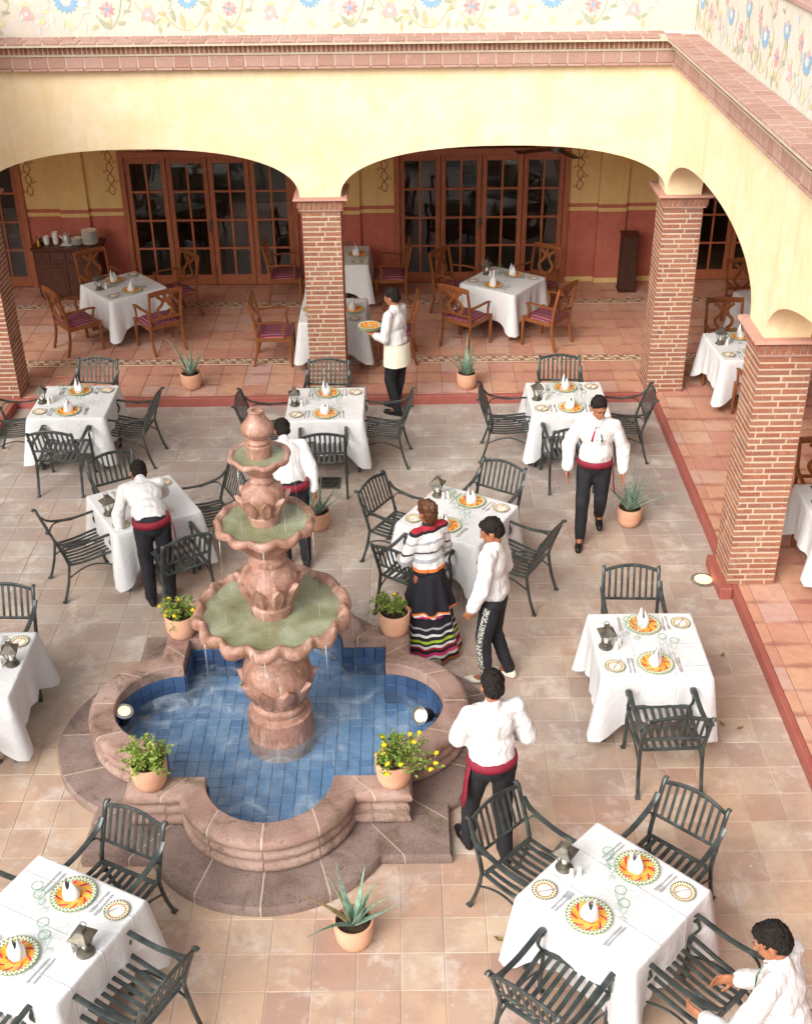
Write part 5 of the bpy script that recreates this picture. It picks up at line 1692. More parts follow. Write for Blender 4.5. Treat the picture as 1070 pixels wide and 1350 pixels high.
SD = {'arches': 'by the wall', 'courtyard': 'courtyard side', 'courtyard far': 'fountain-side corner', 'doors': 'glazed doors side', 'sideboard': 'sideboard side', 'planter': 'planter side', 'sideboard doors': 'wall corner', 'open': 'planter side', 'column': 'column side'}
for k, sd, x, y, a in WCH:
    wood_chair(x, y, rad(a), 'wooden armchair with striped seat %s of %s' % (SD[sd], A[k][3]))

# ------------------------------------------------------------------ sideboard and its dishes
sb = thing('sideboard', 'dark wooden sideboard with drawers and doors holding crockery', 'sideboard', (-5.28, 18.40, AZ))
MB().cbox(-.50, .50, -.235, .26, 0.06, .82, .006).build('carcass', M_DARKW, sb)
MB().cbox(-.54, .54, -.275, .27, .822, .86, .008).build('top_board', M_DARKW, sb)
MB().cbox(-.47, .47, -.21, .24, 0, .058, .003).build('plinth', M_DARKW, sb)
for i in range(4):
    d_ = MB().cbox(-.112, .112, -.012, 0, -.075, .075, .004).build('drawer', M_DARKW, sb, False, (-.36 + i * .24, -.2365, .72))
    MB().sweep([(-.045 + .09 * t, -.016, .01 - .03 * math.sin(PI * t)) for t in [k / 6 for k in range(7)]], .012, .012, (0, 1, 0), 6).build('drawer_pull', M_TIN, d_, True)
for i in range(2):
    d_ = MB().cbox(-.23, .23, -.012, 0, -.26, .26, .004).cbox(-.17, .17, -.018, -.013, -.20, .20, .004).build('cabinet_door', M_DARKW, sb, False, (-.245 + i * .49, -.2365, .345))
    MB().sphere((.19 * (1 if i == 0 else -1), -.028, .05), .014, 10, 6).build('knob', M_TIN, d_, True)
ZS = AZ + .861
ORD = 'lowest second third fourth fifth sixth seventh eighth ninth tenth eleventh twelfth'.split()
for i in range(12):
    me = lathe_me([(.06, 0), (.10, .010), (.125, .016), (.124, .019), (.06, .006), (.001, .005)], 28, 'dinner_plate', M_CER, 50, True, False) if i == 0 else me
    tag(inst('dinner_plate', me, None, (-4.92, 18.38, ZS + i * .0175), (0, 0, i)), '%s cream dinner plate from the bottom of the tall sideboard stack' % ORD[i], 'plate', 'stacked dinner plates')
me = lathe_me([(.045, 0), (.085, .010), (.088, .016), (.045, .006), (.001, .005)], 24, 'side_plate', M_CER, 50, True, False)
for i in range(7):
    tag(inst('side_plate', me, None, (-5.12, 18.34, ZS + i * .0145), (0, 0, i)), '%s cream side plate from the bottom of the low stack' % ORD[i], 'plate', 'stacked side plates')
cup = lathe_me([(.03, 0), (.042, .02), (.046, .06), (.047, .075), (.044, .075), (.041, .02), (.001, .008)], 22, 'coffee_cup', M_CER, 50, True, False)
for (x, y, n, ds) in ((-5.46, 18.36, 3, 'taller cup column beside the coffee pot'), (-5.60, 18.34, 2, 'shorter cup column beside the cruets')):
    for i in range(n):
        tag(inst('coffee_cup', cup, None, (x, y, ZS + i * .060)), '%s white coffee cup from the bottom of the %s' % (ORD[i], ds), 'cup', 'cups in the ' + ds)
pt = thing('coffee_pot', 'shiny steel coffee pot on a white napkin on the sideboard', 'pot', (-5.29, 18.36, ZS + .004))
MB().lathe([(.055, 0), (.062, .02), (.06, .10), (.048, .14), (.05, .15), (.02, .165), (.012, .18)], 24).build('pot_body', M_STEEL, pt, 50)
MB().tube(crom([(.055, 0, .12), (.10, 0, .12), (.105, 0, .06), (.06, 0, .03)], 4), .006, 8).build('handle', M_BLACK, pt, True)
MB().tube(crom([(-.055, 0, .08), (-.085, 0, .11), (-.10, 0, .14)], 4), [.012] * 4 + [.009] * 4 + [.007], 8).build('spout', M_STEEL, pt, True)
tag(MB().cbox(-.09, .09, -.07, .07, 0, .003, .001).build('napkin', M_NAP, None, False, (-5.29, 18.33, ZS)), 'white napkin lying under the coffee pot', 'napkin')
M_CRU = [simple('cruet_%d' % i, [c], 4, 0.15) for i, c in enumerate([(60, 34, 16), (190, 150, 30), (30, 26, 24)])]
for i, (x, y, cn) in enumerate(((-5.74, 18.33, 'brown'), (-5.71, 18.27, 'yellow'), (-5.67, 18.33, 'black'))):
    b = lathe_me([(.022, 0), (.024, .04), (.02, .075), (.009, .09), (.009, .115), (.013, .118), (.012, .13)], 16, 'cruet_bottle', M_CRU[i], 50)
    tag(inst('cruet_bottle', b, None, (x, y, ZS)), 'small %s cruet bottle at the end of the sideboard' % cn, 'bottle', 'cruet bottles')
# tall planter box, ceiling fan
tp = thing('tall_planter_box', 'tall dark carved wooden pedestal box against the red wall', 'pedestal', (3.56, 18.38, AZ))
def m_carve():
    t = NT('carved_dark_wood'); P = t.coord('Object')
    n_ = t.noise(P, 26, 5, 0.7, 1.5)
    t.base(t.ramp(n_, [(0.4, lin((46, 24, 14))), (0.65, lin((92, 52, 28)))])); t.rough(0.6); t.bump(n_, 0.9, 0.03)
    return t.m
M_CARVE = m_carve()
MB().cbox(-.125, .125, -.125, .125, .03, .90, .008).build('shaft', M_CARVE, tp)
MB().cbox(-.14, .14, -.14, .14, 0, .03, .004).build('foot', M_DARKW, tp); MB().cbox(-.14, .14, -.14, .14, .902, .93, .004).build('lid', M_DARKW, tp)
fan = thing('ceiling_fan', 'dark ceiling fan with wide wooden blades under the arcade ceiling', 'fan', (2.15, 16.9, 2.74))
MB().lathe([(.05, -.06), (.11, -.03), (.11, .05), (.03, .08), (.014, .10), (.014, .80), (.07, .82), (.07, .958)], 20).build('motor', M_TIN, fan, 40)
for i in range(4):
    a_ = .35 + i * PI / 2
    MB().add([(.10, -.03, 0), (.2, -.06, 0), (.62, -.075, .01), (.64, 0, .012), (.62, .075, -.006), (.2, .06, -.006), (.10, .03, -.006)] + [(.10, -.03, .01), (.2, -.06, .01), (.62, -.075, .02), (.64, 0, .022), (.62, .075, .004), (.2, .06, .004), (.10, .03, .004)], [(6, 5, 4, 3, 2, 1, 0), (7, 8, 9, 10, 11, 12, 13)] + [(i_, (i_ + 1) % 7, 7 + (i_ + 1) % 7, 7 + i_) for i_ in range(7)]).build('blade', M_DARKW, fan).rotation_euler = (0, 0, a_)

# ------------------------------------------------------------------ potted plants
pot_me = lathe_me([(.098, 0), (.115, .01), (.138, .06), (.150, .14), (.152, .235), (.150, .245), (.138, .245), (.136, .20), (.001, .20)], 36, 'pot', M_POT, 50, True, False)
soil_me = lathe_me([(.001, .212), (.137, .205)], 24, 'soil', M_SOIL, True, False, False)
def agave(x, y, z, sc_, label, seed, n=13, hgt=.5):
    rnd = random.Random(seed)
    o = thing('potted_agave', label, 'plant', (x, y, z), 0, 'potted agaves')
    o.scale = (sc_,) * 3
    inst('soil', soil_me, inst('pot', pot_me, o))
    for i in range(n):
        a = i * 2.4 + rnd.uniform(-.3, .3)
        inner = i / n
        el = rad(rnd.uniform(68, 84) if inner > .6 else rnd.uniform(40, 70))
        L = hgt * (rnd.uniform(.8, 1.05) if i % 3 else rnd.uniform(.5, .7))
        w0 = .052
        P = []; W = []; T = []
        droop = rnd.uniform(-.05, .25) if inner < .5 else rnd.uniform(-.05, .05)
        for k in range(9):
            t = k / 8
            e = el - droop * t * t * 1.6
            r_ = .018 + L * t * math.cos(e); zz = .205 + L * t * math.sin(el) - droop * L * t * t * .6
            P.append((r_ * math.cos(a), r_ * math.sin(a), zz))
            W.append(max(.004, w0 * (1 - t) ** .7 * (.75 + .6 * math.sin(PI * min(1, t * 1.3 + .15)))))
            T.append(max(.003, .012 * (1 - t * .8)))
        sd = (-math.sin(a), math.cos(a), 0)
        MB().sweep(P, W, T, sd, 6).build('leaf', M_AGDRY if (i == 4 or i == 9) else M_AGAVE, o, 40)
    return o
agave(-2.88, 14.80, AZ, .92, 'potted agave on the arcade step beside the sideboard-arch tables', 1, 11, .66)
agave(0.83, 14.72, AZ, .92, 'potted agave on the arcade step between the middle and corner columns', 2, 13, .60)
agave(2.46, 11.34, 0, .92, 'potted agave on the paving beside the walking waiter', 3, 14, .60)
agave(-0.98, 11.33, 0, .92, 'potted agave on the paving behind the fountain bowls', 4, 9, .68)
agave(-0.40, 5.72, 0, .92, 'potted agave with broad blades in front of the fountain step', 5, 15, .52)
def lantana(x, y, z, label, seed, stems, flowers, spread, hgt, pale, lean=(0, 0)):
    rnd = random.Random(seed)
    o = thing('potted_lantana', label, 'plant', (x, y, z), 0, 'terracotta pots on the fountain corners')
    inst('soil', soil_me, inst('pot', pot_me, o, None, None, (.93, .93, .96)))
    st = MB(); lf = MB(); tips = []
    for i in range(stems):
        a = rnd.uniform(0, 2 * PI); q = rnd.uniform(.25, 1.0) ** .8
        r1 = spread * q; H_ = hgt * rnd.uniform(.45, 1.0) * (1.15 - .55 * q)
        b0 = Vector((.06 * math.cos(a) * rnd.random(), .06 * math.sin(a) * rnd.random(), .2))
        e = Vector((r1 * math.cos(a) + lean[0] * q, r1 * math.sin(a) + lean[1] * q, .2 + H_ - (.16 * max(0, q - .75) * 4 * rnd.random())))
        mid = (b0 + e) / 2 + Vector((rnd.uniform(-.03, .03), rnd.uniform(-.03, .03), .06 + .05 * rnd.random()))
        P = bez(b0, b0 * .4 + mid * .6, mid * .6 + e * .4, e, 7)
        st.tube(P, [.0035 - .0003 * k for k in range(8)], 5)
        tips.append(P[-1])
        for k in range(2, 8):
            for s in (0, 1):
              for rep in (0, 1):
                an = rnd.uniform(0, 2 * PI); sz = rnd.uniform(.016, .031)
                d = Vector((math.cos(an), math.sin(an), rnd.uniform(-.5, .6))).normalized()
                up = Vector((rnd.uniform(-.5, .5), rnd.uniform(-.5, .5), 1)).normalized()
                sd = d.cross(up).normalized(); nm = sd.cross(d)
                c = P[k] + Vector((rnd.uniform(-.012, .012), rnd.uniform(-.012, .012), rnd.uniform(-.012, .012)))
                lf.add([c, c + d * sz * .5 + sd * sz * .42 + nm * .004, c + d * sz * 1.15 - nm * .004, c + d * sz * .5 - sd * sz * .42 + nm * .004], [(0, 1, 2, 3)], 1 if rnd.random() < pale else 0)
    tag(lf.build('foliage', [M_LEAF, M_LEAF2], o), kind='stuff')
    st.build('stems', M_STEM, o)
    fm = MB()
    r2 = random.Random(3)
    for k in range(9):
        a = k * 2.4; rr = .009 * math.sqrt(k)
        fm.sphere((rr * math.cos(a) * .45, rr * math.sin(a) * .45, .004 - rr * .2), .0062, 6, 4)
    fme = fm.mesh('flower', M_LANT, True)
    rnd.shuffle(tips)
    for i in range(min(flowers, len(tips))):
        inst('flower', fme, o, tips[i] + Vector((0, 0, .006)), (rnd.uniform(-.6, .6), rnd.uniform(-.6, .6), 0), (1.35, 1.35, 1.35))
    return o
CO = QA + 0.085
lantana(FCX - CO, FCY + CO, ZCOP, 'terracotta pot of leafy yellow lantana at the fountain corner by the leaning waiter', 11, 34, 9, .19, .22, .3)
lantana(FCX + CO, FCY + CO, ZCOP, 'terracotta pot of trailing green shrub beside the striped-skirt woman', 12, 30, 1, .19, .22, .5, (-.08, 0))
lantana(FCX - CO + .06, FCY - CO, ZCOP, 'terracotta pot of bushy green shrub without flowers on the fountain corner', 13, 42, 0, .21, .27, .6)
lantana(FCX + CO, FCY - CO, ZCOP, 'terracotta pot of sprawling yellow lantana with many flowers on the fountain corner', 14, 44, 17, .28, .24, .3, (.10, -.04))

# a few dry leaves on the paving
M_DRY = simple('dry_leaf', [(112, 92, 48), (140, 118, 70)], 20, 0.8)
for i, (x, y, a_, ds) in enumerate(((2.86, 7.92, .4, 'beside the two-chair table'), (2.72, 7.98, 2.0, 'near the red kerb and two-chair table'), (2.95, 8.95, 1.0, 'on the paving between floor lamp and table'), (0.62, 5.72, 2.6, 'on the paving before the fountain step corner'), (-1.9, 12.2, .9, 'on the paving between two tables by the arcade'))):
    L_ = .034
    mm = MB().add([(-L_, 0, .002), (-.3 * L_, .5 * L_, .010), (.5 * L_, .4 * L_, .007), (1.2 * L_, 0, .014), (.5 * L_, -.42 * L_, .004), (-.3 * L_, -.5 * L_, .012), (0, 0, .003)], [(0, 6, 1), (1, 6, 2), (2, 6, 3), (3, 6, 4), (4, 6, 5), (5, 6, 0)])
    o = mm.build('dry_leaf', M_DRY, None, False, (x, y, .001)); o.rotation_euler = (0, 0, a_)
    tag(o, 'small dry brown leaf lying %s' % ds, 'leaf', 'fallen dry leaves')

# ------------------------------------------------------------------ people
def remesh(mb, voxel, name, mats, smooth_it=6, ratio=1.0, disp=0.0, dscale=9.0, seed=0, sfac=.5):
    me = mb.mesh(name, mats)
    tmp = bpy.data.objects.new('tmp', me); COL.objects.link(tmp)
    r = tmp.modifiers.new('r', 'REMESH'); r.mode = 'VOXEL'; r.voxel_size = voxel
    s_ = tmp.modifiers.new('s', 'SMOOTH'); s_.iterations = smooth_it; s_.factor = sfac
    if ratio < 1:
        d = tmp.modifiers.new('d', 'DECIMATE'); d.ratio = ratio
    dg = bpy.context.evaluated_depsgraph_get()
    out = bpy.data.meshes.new_from_object(tmp.evaluated_get(dg))
    bpy.data.objects.remove(tmp); bpy.data.meshes.remove(me)
    out.name = name
    if disp:
        off = Vector((seed * 3.1, seed * 1.7, 0))
        out.update()
        ns = [v.normal.copy() for v in out.vertices]
        for v, n in zip(out.vertices, ns):
            p = Vector((v.co.x, v.co.y, v.co.z * .55)) * dscale + off
            h = mnoise.noise(p) * .7 - abs(mnoise.noise(p * 1.7 + Vector((5, 3, 1)))) * .6 + mnoise.noise(p * 3.1) * .2 + .12
            v.co += n * (h * disp)
    out.shade_smooth()
    out.materials.clear()
    for m in (mats if isinstance(mats, list) else [mats]):
        out.materials.append(m)
    return out
def ell(m, c, r, R3=None):
    xf = Matrix.Translation(Vector(c)) @ (R3.to_4x4() if R3 is not None else Matrix.Identity(4))
    m.sphere((0, 0, 0), r, 16, 12, 0, xf)
def rotp(p, piv, R3):
    return R3 @ (Vector(p) - Vector(piv)) + Vector(piv)
def hand_geo(m, wr, d, pn, side, curl, sc_=1.0):
    """wrist, direction, palm normal; thumb on 'side' of d x pn"""
    d = Vector(d).normalized(); pn = Vector(pn); pn = (pn - d * pn.dot(d)).normalized(); sx = d.cross(pn) * side
    R3 = Matrix((sx, d, pn)).transposed()
    c = Vector(wr) + d * .05 * sc_
    ell(m, c, (.040 * sc_, .050 * sc_, .018 * sc_), R3)
    for i, (u, L) in enumerate(((.030, .072), (.010, .080), (-.010, .074), (-.029, .058))):
        b0 = Vector(wr) + d * .088 * sc_ + sx * u * sc_
        p = b0; an = 0.0
        segs = (.45, .32, .26)
        for k, q in enumerate(segs):
            an += curl * (.5 + .25 * k) + .04 * i
            nd = d * math.cos(an) + pn * math.sin(an) + sx * u * .9
            nd.normalize()
            e = p + nd * L * q * sc_
            m.cap(p, e, (.0095 - .001 * k) * sc_, (.0088 - .001 * k) * sc_, 8)
            p = e
    p = Vector(wr) + d * .028 * sc_ + sx * .030 * sc_
    for k in range(2):
        nd = (d * (.75 + .2 * k) + sx * (.62 - .3 * k) + pn * (.25 + .3 * curl)).normalized()
        e = p + nd * (.040 - .006 * k) * sc_
        m.cap(p, e, .0115 * sc_, .0095 * sc_, 8); p = e
def person(label, loc, rz, J=None, head=(0, 0, 0), lean=0.0, twist=0.0, roll=0.0, top='shirt', bottom='trousers', hair='black', H=1.70, hands=None, seed=0, group=None, female=False, collar=None, sleeve=.060, zoff=0.0):
    k = H / 1.70
    j = dict(pel=(0, 0, .93), che=(0, .005, 1.22), nek=(0, -.015, 1.43), sl=(-.175, -.01, 1.395), sr=(.175, -.01, 1.395), el=(-.225, -.035, 1.115), er=(.225, -.035, 1.115), wl=(-.235, .05, .875), wr=(.235, .05, .875),
             hl=(-.088, 0, .90), hr=(.088, 0, .90), kl=(-.10, .015, .49), kr=(.10, .015, .49), al=(-.10, -.02, .085), ar=(.10, -.02, .085), tl=(-.115, .12, .03), tr=(.115, .12, .03))
    if female:
        j['sl'] = (-.155, -.01, 1.395); j['sr'] = (.155, -.01, 1.395)
    j.update(J or {})
    j = {a: Vector(b) * k for a, b in j.items()}
    hc = Vector((0, .012, 1.585)) * k
    if lean or twist or roll:
        R3 = (Matrix.Rotation(twist, 3, 'Z') @ Matrix.Rotation(roll, 3, 'Y') @ Matrix.Rotation(-lean, 3, 'X'))
        for a in ('che', 'nek', 'sl', 'sr', 'el', 'er', 'wl', 'wr'):
            if a[0] in 'ew' and J and a in J: continue
            j[a] = rotp(j[a], j['pel'], R3)
        hc = rotp(hc, j['pel'], R3)
    else:
        R3 = Matrix.Identity(3)
    HR = Euler((head[0], head[1], head[2])).to_matrix() if False else (R3 @ Matrix.Rotation(head[2], 3, 'Z') @ Matrix.Rotation(-head[0], 3, 'X') @ Matrix.Rotation(head[1], 3, 'Y'))
    def h(p): return hc + HR @ (Vector(p) * k)
    b = MB()
    # torso, limbs
    b.cap(j['pel'], j['che'], .09 * k, .09 * k); ell(b, j['pel'], (.135 * k, .085 * k, .10 * k), R3)
    ell(b, j['che'] + R3 @ Vector((0, 0, .06)) * k, (.13 * k, .082 * k, .13 * k), R3)
    b.cap(j['sl'], j['sr'], .048 * k, .048 * k); b.cap(j['nek'] - R3 @ Vector((0, 0, .05)) * k, h((0, -.012, -.07)), .054 * k, .050 * k)
    for s in 'lr':
        b.cap(j['s' + s], j['e' + s], .046 * k, .038 * k); b.cap(j['e' + s], j['w' + s], .041 * k, .028 * k)
        b.cap(j['h' + s], j['k' + s], .082 * k, .056 * k); b.cap(j['k' + s], j['a' + s], .056 * k, .038 * k); b.cap(j['a' + s], j['t' + s], .036 * k, .024 * k)
        fd = (j['w' + s] - j['e' + s]).normalized()
        hd = (hands or {}).get(s, {})
        d = Vector(hd.get('d', fd)); pn = Vector(hd.get('n', (1 if s == 'l' else -1, .25, 0)))
        hand_geo(b, j['w' + s], d, pn, (1 if s == 'l' else -1) * hd.get('side', 1), hd.get('curl', .35), k)
    # head
    ell(b, h((0, -.012, .025)), (.074 * k, .094 * k, .092 * k), HR); ell(b, h((0, .022, -.045)), (.058 * k, .066 * k, .070 * k), HR)
    ell(b, h((0, .050, -.088)), (.032 * k, .028 * k, .024 * k), HR)
    b.cap(h((0, .082, .012)), h((0, .104, -.030)), .009 * k, .014 * k, 8)
    ell(b, h((0, .085, -.062)), (.024 * k, .012 * k, .009 * k), HR)
    b.cap(h((-.036, .078, .022)), h((.036, .078, .022)), .010 * k, .010 * k, 8)
    for s in (-1, 1):
        ell(b, h((s * .076, -.008, -.012)), (.010 * k, .020 * k, .030 * k), HR)
    me = remesh(b, .0062, 'person', M_SKIN, 3, .45)
    o = tag(inst('person', me, None, (loc[0], loc[1], (loc[2] if len(loc) > 2 else 0) + zoff), (0, 0, rz)), label, 'person', group)
    for s in (-1, 1):
        e = MB(); e.sphere((0, 0, 0), (.009 * k, .008 * k, .005 * k), 10, 6, 0, Matrix.Translation(h((s * .031, .073, .003))) @ HR.to_4x4()); e.sphere((0, 0, 0), (.0055 * k, .0030 * k, .0050 * k), 8, 6, 1, Matrix.Translation(h((s * .031, .0795, .003))) @ HR.to_4x4())
        e.build('eye', [M_EYE, M_BLACK], o, True)
        e = MB(); e.cap(h((s * .016, .092, .020)), h((s * .046, .082, .024)), .0045 * k, .003 * k, 6); e.build('eyebrow', M_HAIR, o, True)
    # hair
    hm = MB()
    ell(hm, h((0, -.022, .040)), (.083 * k, .096 * k, .092 * k), HR); ell(hm, h((0, -.055, -.005)), (.076 * k, .062 * k, .075 * k), HR)
    ell(hm, h((0, .045, .085)), (.055 * k, .035 * k, .028 * k), HR)
    if female:
        ell(hm, h((0, -.10, .06)), (.05 * k, .05 * k, .05 * k), HR); ell(hm, h((0, -.05, -.03)), (.078 * k, .05 * k, .08 * k), HR)
    inst('hair', remesh(hm, .008, 'hair', M_HAIR if hair == 'black' else M_HAIRB, 2, 1, .014, 60, seed), o)
    # trousers / skirt
    if bottom in ('trousers', 'charro'):
        t = MB()
        ell(t, j['pel'] + Vector((0, 0, -.02)) * k, (.165 * k, .122 * k, .125 * k))
        for s in 'lr':
            t.cap(j['h' + s], j['k' + s], .098 * k, .074 * k); an = j['a' + s] + (j['k' + s] - j['a' + s]) * .03
            t.cap(j['k' + s], an, .074 * k, .058 * k)
        tro = inst('trousers', remesh(t, .012, 'trousers', M_TROU, 3, 1, .010, 13, seed + 1), o)
        if bottom == 'charro':
            for s in 'lr':
                sx = -1 if s == 'l' else 1
                a0 = j['h' + s] + Vector((sx * .095, .0, 0)) * k; a1 = j['k' + s] + Vector((sx * .078, .01, 0)) * k; a2 = j['a' + s] + Vector((sx * .064, 0.01, .03)) * k
                pth = crom([a0, a1, a2], 6)
                MB().sweep(pth, .055, .012, (0, 1, 0), 6).build('silver_trim', M_SILV, tro, 40)
        for s in 'lr':
            sh = MB(); sm = M_WBOOT if bottom == 'charro' else M_SHOE
            fd = (j['t' + s] - j['a' + s]); fd.z = 0
            fd = fd.normalized() if fd.length > .01 else Vector((0, 1, 0))
            toe = j['t' + s] + fd * (.055 if bottom == 'charro' else .03) * k
            sh.cap(j['a' + s] + Vector((0, 0, .015)), j['a' + s] - Vector((0, 0, .045)) * k - fd * .035, .048 * k, .040 * k); sh.cap(j['a' + s] - Vector((0, 0, .04)) * k, toe, .044 * k, (.018 if bottom == 'charro' else .036) * k)
            ell(sh, (j['a' + s] * .4 + toe * .6) - Vector((0, 0, .02)), (.046 * k, .075 * k, .034 * k), Matrix.Rotation(math.atan2(-fd.x, fd.y), 3, 'Z'))
            # flatten the sole
            sme_ = remesh(sh, .009, 'shoe', sm, 4)
            zmin = min(min(j['a' + s].z, toe.z) - .05 * k, 1)
            fl_ = 0.002 if j['a' + s].z < .14 * k else -9
            for v in sme_.vertices:
                if v.co.z < fl_: v.co.z = fl_
            inst('shoe', sme_, o)
    else:
        t = MB()
        n = 48; prof = [(.13, .98), (.152, .90), (.18, .75), (.205, .55), (.24, .35), (.28, .15), (.30, .04), (.285, .04), (.23, .3)]
        def mod(a, i):
            q = max(0, i - 1) / 6
            return (.022 * q * math.cos(11 * a + .6 * math.sin(2 * a)) + .02 * q * math.cos(2 * a + 1), 0)
        t.lathe([(r * k, z * k) for r, z in prof], n, 0, Matrix.Translation(Vector((j['pel'].x, j['pel'].y, 0))), mod, True, False)
        t.build('skirt', M_SKIRT, o, True)
        t2 = MB()
        def mod2(a, i): return (.03 * i / 3 * math.cos(9 * a), .02 * i / 3 * math.cos(9 * a + 1))
        t2.lathe([(.15 * k, .955 * k), (.19 * k, .80 * k), (.22 * k, .66 * k), (.245 * k, .56 * k)], n, 0, Matrix.Translation(Vector((j['pel'].x, j['pel'].y, 0))), mod2, False, False)
        t2.build('overskirt', M_BLOUSE if False else M_SKIRT, o, True)
        for s in 'lr':
            sh = MB(); sh.cap(j['a' + s] - Vector((0, 0, .03)), j['t' + s], .042 * k, .03 * k); inst('shoe', remesh(sh, .01, 'shoe', M_SHOE, 3), o)
    # shirt
    t = MB()
    ell(t, j['pel'] + R3 @ Vector((0, .0, .075)) * k, (.172 * k, .135 * k, .13 * k), R3)
    ell(t, j['pel'] * .5 + j['che'] * .5 + R3 @ Vector((0, .012, .0)) * k, (.172 * k, .138 * k, .19 * k), R3)
    ell(t, j['che'] + R3 @ Vector((0, 0, .055)) * k, (.18 * k, .128 * k, .165 * k), R3)
    t.cap(j['sl'], j['sr'], .064 * k, .064 * k); t.cap(j['nek'] - R3 @ Vector((0, 0, .07)) * k, j['nek'] + R3 @ Vector((0, .0, .035)) * k, .082 * k, .062 * k)
    for sg, s in ((-1, 'l'), (1, 'r')):
        t.cap(j['nek'] - R3 @ Vector((-sg * .05, 0, .02)) * k, j['s' + s], .055 * k, .058 * k)
    for s in 'lr':
        cuff = j['w' + s] + (j['e' + s] - j['w' + s]) * .10
        t.cap(j['s' + s], j['e' + s], .062 * k, (sleeve - .006) * k); t.cap(j['e' + s], cuff, (sleeve - .006) * k, (sleeve - .022) * k)
    sm = {'shirt': M_SHIRT, 'blouse': M_BLOUSE}[top]
    shi = inst('shirt' if top == 'shirt' else 'blouse', remesh(t, .0125, 'shirt', sm, 3, 1, .014, 15, seed + 2), o)
    if collar:
        m = MB()
        for s in (-1, 1):
            m.sweep([j['nek'] + R3 @ (Vector(p) * k) for p in ((s * .055, .0, .02), (s * .045, .055, .0), (s * .012, .092, -.035))], .05, .012, None, 8)
        m.build('collar', M_SHIRT, shi, True)
        for ci, (cm, dx) in enumerate((('tie_green', -.022), ('tie_white', 0), ('tie_red', .022))):
            m = MB(); m.sweep([j['nek'] + R3 @ (Vector(p) * k) for p in ((dx * .5, .098, -.03), (dx * 1.6, .135, -.09), (dx * 2.4, .15, -.17))], .022, .006, (1, 0, 0), 6); m.build('neck_ribbon', TIE[cm], shi, True)
    return o, j, R3
TIE = {k: simple(k, [c], 5, .7) for k, c in dict(tie_green=(40, 110, 62), tie_white=(226, 222, 216), tie_red=(170, 36, 60)).items()}
def sash(o, j, R3, k=1.0, tail=None, mat=None, name='sash', z0=.035, zh=.075):
    m = MB(); n = 28
    prof = [(.0, -zh / 2), (.008, 0), (.0, zh / 2)]
    vs = []
    for q, (dr, dz) in enumerate(prof + [(-.02, zh / 2), (-.02, -zh / 2)]):
        for i in range(n):
            a = 2 * PI * i / n
            vs.append(j['pel'] + Vector(((.182 + dr) * math.cos(a), (.142 + dr) * math.sin(a) + .004, z0 + dz)) * k)
    fs = [(q * n + i, q * n + (i + 1) % n, ((q + 1) % 5) * n + (i + 1) % n, ((q + 1) % 5) * n + i) for q in range(5) for i in range(n)]
    m.add(vs, fs)
    if tail is not None:
        sx, sy = tail
        p0 = j['pel'] + Vector((sx * .18, sy * .13, z0))
        m.sweep([p0, p0 + Vector((sx * .02, sy * .02, -.12)), p0 + Vector((sx * .03, sy * .02, -.26)), p0 + Vector((sx * .05, sy * .03, -.36))], [.06, .07, .085, .10], .012, (0, 1, 0) if abs(sx) > abs(sy) else (1, 0, 0), 8)
    m.build(name, mat or M_SASH, o, True)
WG = 'waiters in white shirts'
# waiter stepping off the arcade with plates, seen from behind and side
o, j, R3 = person('person in white shirt and cream apron carrying plates off the arcade step', (-.10, 14.22), rad(60), dict(el=(-.22, .05, 1.10), wl=(-.13, .24, 1.08), er=(.22, .05, 1.10), wr=(.13, .24, 1.08), kl=(-.09, .06, .49), al=(-.09, -.05, .085), tl=(-.10, .09, .03), ar=(.09, .08, .085), tr=(.10, .22, .03)), (0.25, 0, .1), .08, seed=1, sleeve=.072, hands=dict(l=dict(d=(.2, .9, .1), n=(0, 0, 1)), r=dict(d=(-.2, .9, .1), n=(0, 0, 1))))
sash(o, j, R3, tail=(1, .2))
m = MB(); n = 24
vs = []
for q in range(5):
    for i in range(n):
        a = 2 * PI * i / n
        rr = 1 + .10 * q / 4 + .03 * math.cos(7 * a) * q / 4
        vs.append((j['pel'].x + .192 * rr * math.cos(a), j['pel'].y + .155 * rr * math.sin(a), j['pel'].z + .08 - .30 * q / 4))
m.add(vs, [(q * n + i, q * n + (i + 1) % n, (q + 1) * n + (i + 1) % n, (q + 1) * n + i) for q in range(4) for i in range(n)]); m.build('apron', M_APRON, o, True)
hx, hy = loc2w(-.10, 14.22, rad(60), 0, .40)
for q in range(3):
    tag(inst('dinner_plate', charger_me, None, (hx, hy, 1.105 + q * .014)), '%s painted plate from the bottom of the aproned waiter\'s pile' % ORD[q], 'plate', 'plates carried by the waiter')
# waiter walking
o, j, R3 = person('person in white shirt with maroon sash and ribbon tie walking across the paving', (1.98, 11.05), rad(172), dict(kr=(.10, .10, .50), ar=(.10, .14, .085), tr=(.11, .28, .03), kl=(-.09, .02, .50), al=(-.10, -.26, .16), tl=(-.11, -.14, .07), el=(-.28, -.03, 1.12), wl=(-.30, .06, .88), er=(.28, -.05, 1.12), wr=(.28, .10, .90)), (.25, 0, .35), .03, seed=2, sleeve=.082, collar=True)
sash(o, j, R3, tail=(-1, .1))
# waiter behind the fountain
o, j, R3 = person('person in white shirt bending forward behind the fountain bowls', (-1.17, 10.62), rad(12), dict(el=(-.25, .40, .92), wl=(-.20, .58, .80), kl=(-.09, .08, .5), ar=(.1, -.1, .09), tr=(.11, .03, .03)), (-.3, 0, 0), .95, seed=3, sleeve=.075)
sash(o, j, R3)
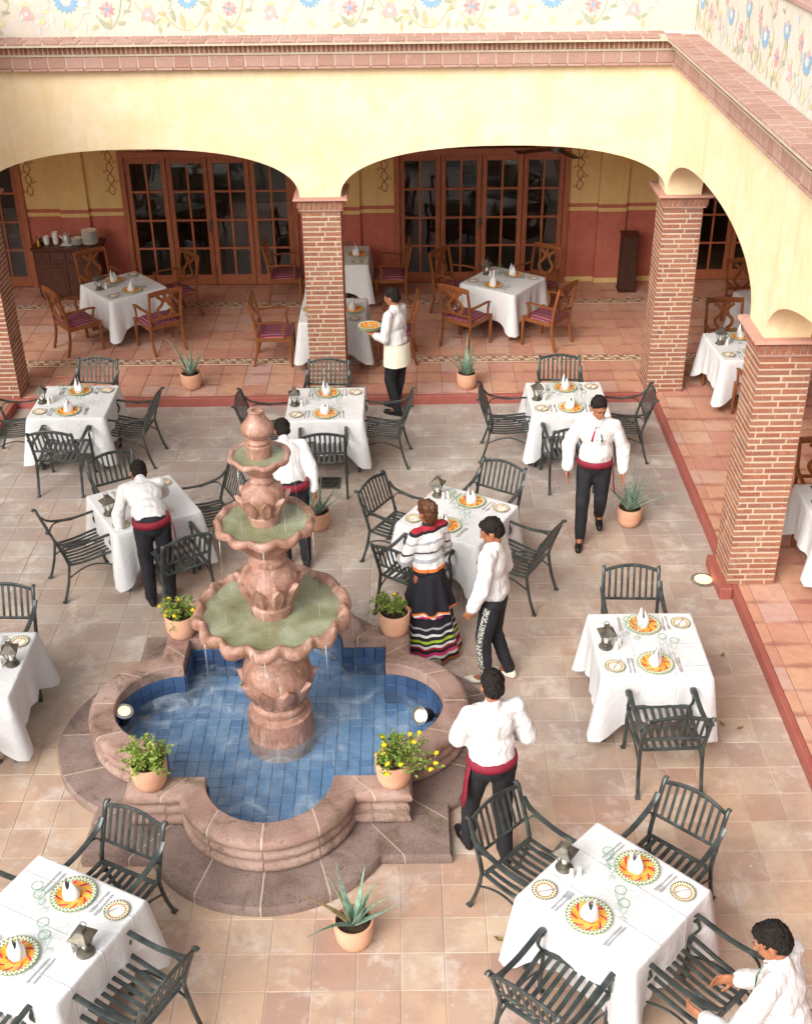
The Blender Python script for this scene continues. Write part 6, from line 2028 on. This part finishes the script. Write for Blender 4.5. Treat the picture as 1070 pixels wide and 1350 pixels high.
# waiter leaning over a table
o, j, R3 = person('person in white shirt and maroon sash leaning far over the table to reach a plate', (-2.47, 9.93), rad(20), dict(wr=(.06, .84, .84), er=(.22, .60, .92), el=(-.27, .42, .84), wl=(-.28, .34, .60)), (-.5, 0, .2), 1.18, seed=4, sleeve=.075, hands=dict(r=dict(d=(0, .9, -.5), n=(0, -.4, -1)), l=dict(d=(0, -.1, -1))))
sash(o, j, R3, tail=(1, -.3))
# woman
o, j, R3 = person('person in striped blouse and colourful tiered striped skirt by the fountain', (.20, 9.08), rad(35), dict(el=(-.24, .06, 1.12), wl=(-.16, .24, 1.02), er=(.24, .06, 1.12), wr=(.16, .24, 1.02)), (.2, 0, .1), .04, top='blouse', bottom='skirt', hair='brown', H=1.62, seed=5, female=True, sleeve=.070)
# mariachi
o, j, R3 = person('person in white jacket, black silver-trimmed trousers and white pointed boots', (.76, 8.64), rad(68), dict(kl=(-.09, .06, .49), al=(-.09, .02, .085), tl=(-.10, .16, .03), ar=(.09, -.14, .085), tr=(.11, -.02, .03), el=(-.25, .04, 1.11), wl=(-.22, .14, .88), er=(.24, -.02, 1.11), wr=(.22, .10, .88)), (.35, 0, .25), .05, bottom='charro', seed=6, sleeve=.078, collar=True)
# waiter from behind
o, j, R3 = person('person in white shirt seen from behind with hand at waist beside an iron chair', (.60, 6.52), rad(14), dict(el=(-.22, .10, 1.12), wl=(-.15, .30, 1.05), er=(.27, .02, 1.10), wr=(.24, .20, .98), al=(-.13, .12, .085), tl=(-.15, .26, .03), kl=(-.11, .12, .49), ar=(.10, -.10, .085), tr=(.11, .04, .03)), (.25, 0, -.1), .06, seed=7, sleeve=.080, H=1.72)
sash(o, j, R3, 1.72 / 1.70, tail=(-1, -.2))
# waiter at the diagonal table
o, j, R3 = person('person in white shirt and ribbon tie bending towards the diagonal table', (2.13, 4.28), rad(52), dict(el=(-.30, .22, 1.02), wl=(-.24, .42, .98), er=(.26, .16, 1.0), wr=(.12, .38, .98)), (.2, 0, .3), .30, seed=8, sleeve=.080, collar=True)
sash(o, j, R3)
